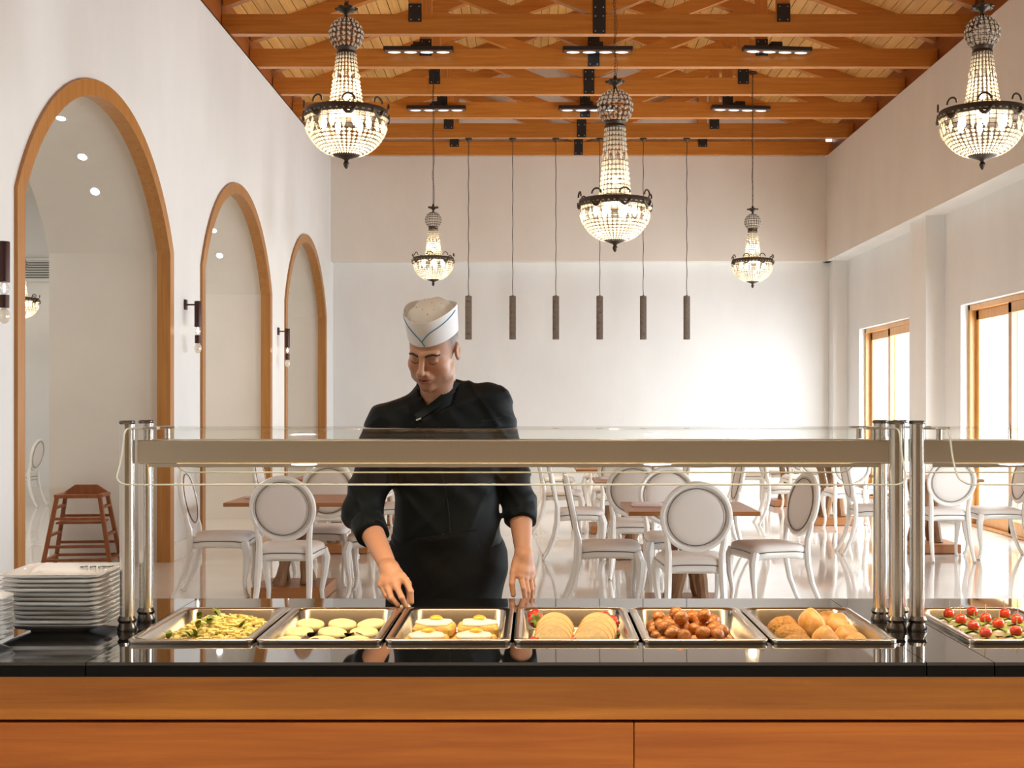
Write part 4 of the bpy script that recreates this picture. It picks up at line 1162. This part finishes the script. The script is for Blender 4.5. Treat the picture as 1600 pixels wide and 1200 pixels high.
tint(near*np.exp(-((np.abs(p[:, 0])-.031)**2/.00022+(p[:, 2]-.003)**2/.00007))*(p[:, 1] < -.06)*.35, (.30, .14, .09))  # eyelid crease shade painted into the skin colour
hairm = near*np.clip((p[:, 2]-.002)/.03, 0, 1)*np.clip((p[:, 1]+.035)/.02, 0, 1)*(np.abs(p[:, 0]) < .0795)*.75; tint(hairm, (.05, .04, .036))
ca_ = me.color_attributes.new('skin', 'FLOAT_COLOR', 'POINT'); ca_.data.foreach_set('color', colr.ravel())
mat('skin', (.5, .27, .17), .48, sub=.12, attr='skin', bump=.05, bscale=400)
body = link('person', me, 'skin', None, True, 180)
tag(body, 'person in black jacket, dark apron and white paper cap reaching toward a pan', 'person')
mat('jacket_cloth', (.0028, .0058, .0072), .6, sheen=.03, spec=.16, bump=.10, bscale=500, var=.3, vscale=8)
mat('apron_cloth', (.0022, .0026, .003), .7, sheen=.02, spec=.12, bump=.08, bscale=500)
mat('collar_cloth', (.006, .0125, .0155), .6, sheen=.05, spec=.2, bump=.1, bscale=500)
mat('button', (.55, .55, .55), .3)
mat('paper', (.86, .86, .88), .6); mat('paper_top', (.62, .60, .56), .7, bump=.1, bscale=60); mat('blue_line', (.02, .19, .32), .5)
mat('hair_dark', (.018, .013, .010), .6, bump=.4, bscale=400)
mat('shoe_black', (.01, .01, .01), .4)
JV, JQ = snets(sd_jacket, (-.72, 4.02, .90), (.07, 4.62, 1.66), .0065)
jme, _ = to_mesh('jacket', [(JV, JQ)]); jk = link('jacket', jme, 'jacket_cloth', body, True, 180)
def sd_apron(P):
    d = smin(elli(P, PEL+Vector((0, 0, .02)), (.205, .134, .17)), cone(P, PEL+Vector((0, .0, -.05)), Vector((-.30, 4.34, .42)), .185, .19), .06)
    d = smin(d, smax(cone(P, PEL+Vector((0, 0, 0)), px(697, 830, 4.32), .15, .14), 0*P[:, 0]-1, .01), .03)
    sh = np.abs(d+.5*folds(P))-.004
    top = P[:, 2]-(1.055+.16*(P[:, 0]+.30)); bot = .45-P[:, 2]
    return smax(smax(d+.5*folds(P), top, .006), bot, .006)
AV, AQ = snets(sd_apron, (-.56, 4.10, .42), (-.04, 4.60, 1.14), .0085)
ame, _ = to_mesh('apron', [(AV, AQ)]); link('apron', ame, 'apron_cloth', body, True, 180)
# trousers and shoes behind the counter
def sd_trousers(P):
    d = None
    for s, ft in zip((-1, 1), FT):
        hip = PEL+Vector((s*.085, 0, -.06)); kn = Vector((ft.x, 4.33, .5)); an = Vector((ft.x, 4.37, .09))
        e = smin(cone(P, hip, kn, .095, .078), cone(P, kn, an, .078, .066), .03); d = e if d is None else smin(d, e, .02)
    return smax(d+.6*folds(P), .06-P[:, 2], .004)
TV, TQ = snets(sd_trousers, (-.6, 4.15, .03), (.02, 4.62, 1.0), .012)
tme, _ = to_mesh('trousers', [(TV, TQ)]); link('trousers', tme, 'apron_cloth', body, True, 180)
for ft in FT:
    q = G(); q.loft([[(ft.x+x*sc, 4.30+y*sc2, z) for x, y, _ in rrect(.05, .15, .049, 0, 6)] for z, sc, sc2 in ((0, 1, 1), (.02, 1.02, 1.02), (.05, .98, .98), (.085, .72, .75), (.10, .5, .5))]); q.build('shoe', 'shoe_black', body)

# points on the jacket seen through a pixel
def hit(x, y, fn, off=0.0, y0=3.9):
    d = np.array([(x-PX)/F, 1, (PY-y)/F]); t = y0
    for _ in range(80):
        P_ = np.array([[0, 0, CH]])+d*t; e = fn(P_)[0]
        if e < .0006: break
        t += e*.7
        if t > 4.8: break
    return Vector((0, 0, CH))+Vector(d)*(t-off)
def ribbon(name, pts, wd, th, m, parent, fn, off=.003):
    """band laid on the cloth: pts are pixels along its middle, wd its width in pixels per point"""
    n = len(pts); q = G(); lo = []; hi = []
    for i, (x, y) in enumerate(pts):
        a = Vector(pts[min(i+1, n-1)])-Vector(pts[max(i-1, 0)]); a.normalize(); nrm = Vector((-a.y, a.x)); wi = wd[i] if hasattr(wd, '__len__') else wd
        lo.append(hit(x-nrm.x*wi/2, y-nrm.y*wi/2, fn, off)); hi.append(hit(x+nrm.x*wi/2, y+nrm.y*wi/2, fn, off))
    b = Vector((0, th, 0)); loops = [[lo[i], hi[i], hi[i]+b, lo[i]+b] for i in range(n)]
    q.loft(loops); return q.build(name, m, parent, ang=50)
def interp(pts, n):
    out = []; L_ = len(pts)-1
    for i in range(n+1):
        t = i/n*L_; k = min(int(t), L_-1); f = t-k
        p0, p1, p2, p3 = [Vector(pts[max(0, min(L_, k+j))]) for j in (-1, 0, 1, 2)]
        out.append(tuple(.5*((2*p1)+(p2-p0)*f+(2*p0-5*p1+4*p2-p3)*f*f+(3*p1-p0-3*p2+p3)*f**3)))
    return out
CN0, CN1 = NECK+Vector((0, .015, -.04)), NECK+Vector((.002, .03, .07))
def sd_collar(P):
    d = cone(P, CN0, CN1, .080, .069); sh = np.abs(d)-.004
    top = (P[:, 2]-(NECK.z+.034+.42*(P[:, 1]-NECK.y)-.10*(P[:, 0]-NECK.x)))*.9
    v = -(np.abs((P[:, 0]-NECK.x+.020)*.9)-(P[:, 2]-(NECK.z-.052))*.62)          # V opening at the throat
    v = np.where(P[:, 1] < NECK.y-.02, v, -1)
    return smax(smax(smax(sh, top, .003), v, .003), (NECK.z-.075)-P[:, 2], .003)
cA = A3(NECK)
CV, CQ = snets(sd_collar, cA-np.array([.11, .11, .09]), cA+np.array([.11, .13, .11]), .0035)
cme, _ = to_mesh('collar', [(CV, CQ)]); link('collar', cme, 'collar_cloth', jk, True, 180)
def sd_cj(P): return np.minimum(sd_jacket(P), cone(P, CN0, CN1, .084, .073))
ribbon('lapel', interp([(713, 596), (704, 609), (692, 622), (677, 634), (662, 644), (650, 652)], 22), [12]*23, .012, 'collar_cloth', jk, sd_cj, .004)
ribbon('placket_seam', interp([(651, 655), (672, 690), (690, 740), (700, 790), (704, 850), (706, 880)], 30), 1.6, .004, 'collar_cloth', jk, sd_jacket, .002)
ribbon('pocket_seam', interp([(752, 658), (768, 656), (784, 652)], 8), 2.0, .004, 'collar_cloth', jk, sd_jacket, .002)
q = G(); c = hit(654, 655, sd_jacket, .008); q.bar(c+Vector((-.008, 0, -.003)), c+Vector((.008, 0, .003)), .006, .005); q.build('toggle_button', 'button', jk, smooth=False)
for (x, y) in ((693, 836), (748, 853)):
    q = G(); q.ball(hit(x, y, sd_jacket, .002), (.005, .003, .005), 10, 6); q.build('stud', 'collar_cloth', jk)
for el, cu, wr, r in ((REL, RCU, RWR, .053), (LEL, LCU, LWR, .0535)):
    ax = (wr-el).normalized(); M = ax.to_track_quat('Z', 'Y').to_matrix().to_4x4(); M.translation = cu
    q = G(); q.lathe([(r*.93, .004), (r*1.03, .002), (r*1.05, -.02), (r*1.08, -.055), (r*1.02, -.066), (r*.9, -.068)], 36, M=M)
    q.v = [tuple(Vector(v)+Vector((.0022*math.sin(v[0]*170+v[2]*90), .002*math.sin(v[2]*150), .003*math.sin(v[0]*110)))) for v in q.v]
    q.build('rolled_cuff', 'jacket_cloth', jk, ang=80)
# paper cap
HT = Matrix.Translation(HC) @ HR.to_4x4()
def capring(k, z, n=64): return [(.0835*k*math.cos(2*PI*i/n), .012+.104*k*math.sin(2*PI*i/n), z(2*PI*i/n)) for i in range(n)]
zl = lambda a: .054+.006*math.cos(2*a)
zh = lambda a: .054+.086+.010*math.cos(2*a)
hat = empty('paper_cap', (0, 0, 0)); hat.parent = body
def hb_(q, name, m, ang=50): q.v = [tuple(HT @ Vector(v)) for v in q.v]; return q.build(name, m, hat, ang=ang)
q = G(); q.loft([capring(.955, zl), capring(.965, lambda a: zl(a)-.001), capring(1.01, zh), capring(.998, zh), capring(.95, lambda a: zl(a)+.002)], False, False); hb_(q, 'cap_band', 'paper')
q = G(); n = 64; loops = [capring(.985, lambda a: zh(a)-.030)]
for k, zz in ((.9, -.018), (.78, .004), (.6, .020), (.4, .027), (.2, .029), (.05, .030)):
    loops.append([(x*(1-.25*(k < .8)*(k > .1)*0)+.0, y, z+zz*(1-.35*abs(x)/.09)+.003*math.sin(y*90+x*40)) for x, y, z in capring(k, lambda a: .138)])
q.loft(loops, False, True); hb_(q, 'cap_crown', 'paper_top', 60)
q = G()
for x, y in ((-.03, -.03), (.0, -.05), (.03, -.03), (.012, .0), (-.02, .015), (.04, .01), (.02, -.06), (-.045, -.01)):
    k = math.hypot(x/.0885, (y-.012)/.106); zz = np.interp(k, [.05, .2, .4, .6, .78, .9], [.030, .029, .027, .020, .004, -.018])
    q.ball((x, y, .138+zz*(1-.35*abs(x)/.09)+.003*math.sin(y*90+x*40)), (.0016, .0016, .0012), 6, 4)
o = hb_(q, 'punched_holes', 'hair_dark'); o['kind'] = 'stuff'
def cap_line(pts):      # pts: (angle in degrees from the front, 0..1 height)
    q = G(); P_ = []
    for a, h in pts:
        an = math.radians(-90+a); z0, z1 = zl(an), zh(an); k = .965+(1.01-.965)*h+.004
        P_.append((.0835*k*math.cos(an), .012+.104*k*math.sin(an), z0+(z1-z0)*h))
    q.tube(P_, .0019, 6); hb_(q, 'blue_stripe', 'blue_line')
cap_line(interp([(8, .02), (2, .22), (-10, .45), (-26, .66), (-48, .82), (-80, .9)], 24))
cap_line(interp([(3, .22), (12, .40), (24, .56), (42, .66), (66, .76), (92, .88)], 24))
# brows, lashes
def on_head(x, z, off=0.0):     # point on the face at local x,z
    o_ = from_head((x, -.16, z)); d_ = HR @ Vector((0, 1, 0)); t = 0
    for _ in range(60):
        e = sd_head(np.array([tuple(o_+d_*t)]))[0]
        if e < .0004: break
        t += e*.8
    return o_+d_*(t-off)
for s in (-1, 1):
    q = G(); pts = [(s*.013, .0155), (s*.022, .019), (s*.033, .0215), (s*.043, .0195), (s*.051, .0145)]
    q.tube([on_head(x, z, -.0005) for x, z in interp(pts, 12)], [.0032+.002*math.sin(PI*(.25+.75*i/12)) for i in range(13)], 6, flat=.8); q.build('eyebrow', 'hair_dark', body)
    q = G(); pts = [(s*.018, -.0085), (s*.025, -.0115), (s*.033, -.012), (s*.041, -.0095), (s*.046, -.005)]
    q.tube([on_head(x, z, -.0002) for x, z in interp(pts, 10)], .0013, 5); q.build('eyelashes', 'hair_dark', body)
# morsel between his fingers
q = G(); q.ball((0, 0, 0), (.017, .013, .009), 16, 9, jit=.05); o = q.build('cheese_morsel', 'egg_white', ang=80); o.location = px(633, 948, 3.905); 
tag(o, 'small white morsel held between the fingertips of the reaching hand', 'food morsel')
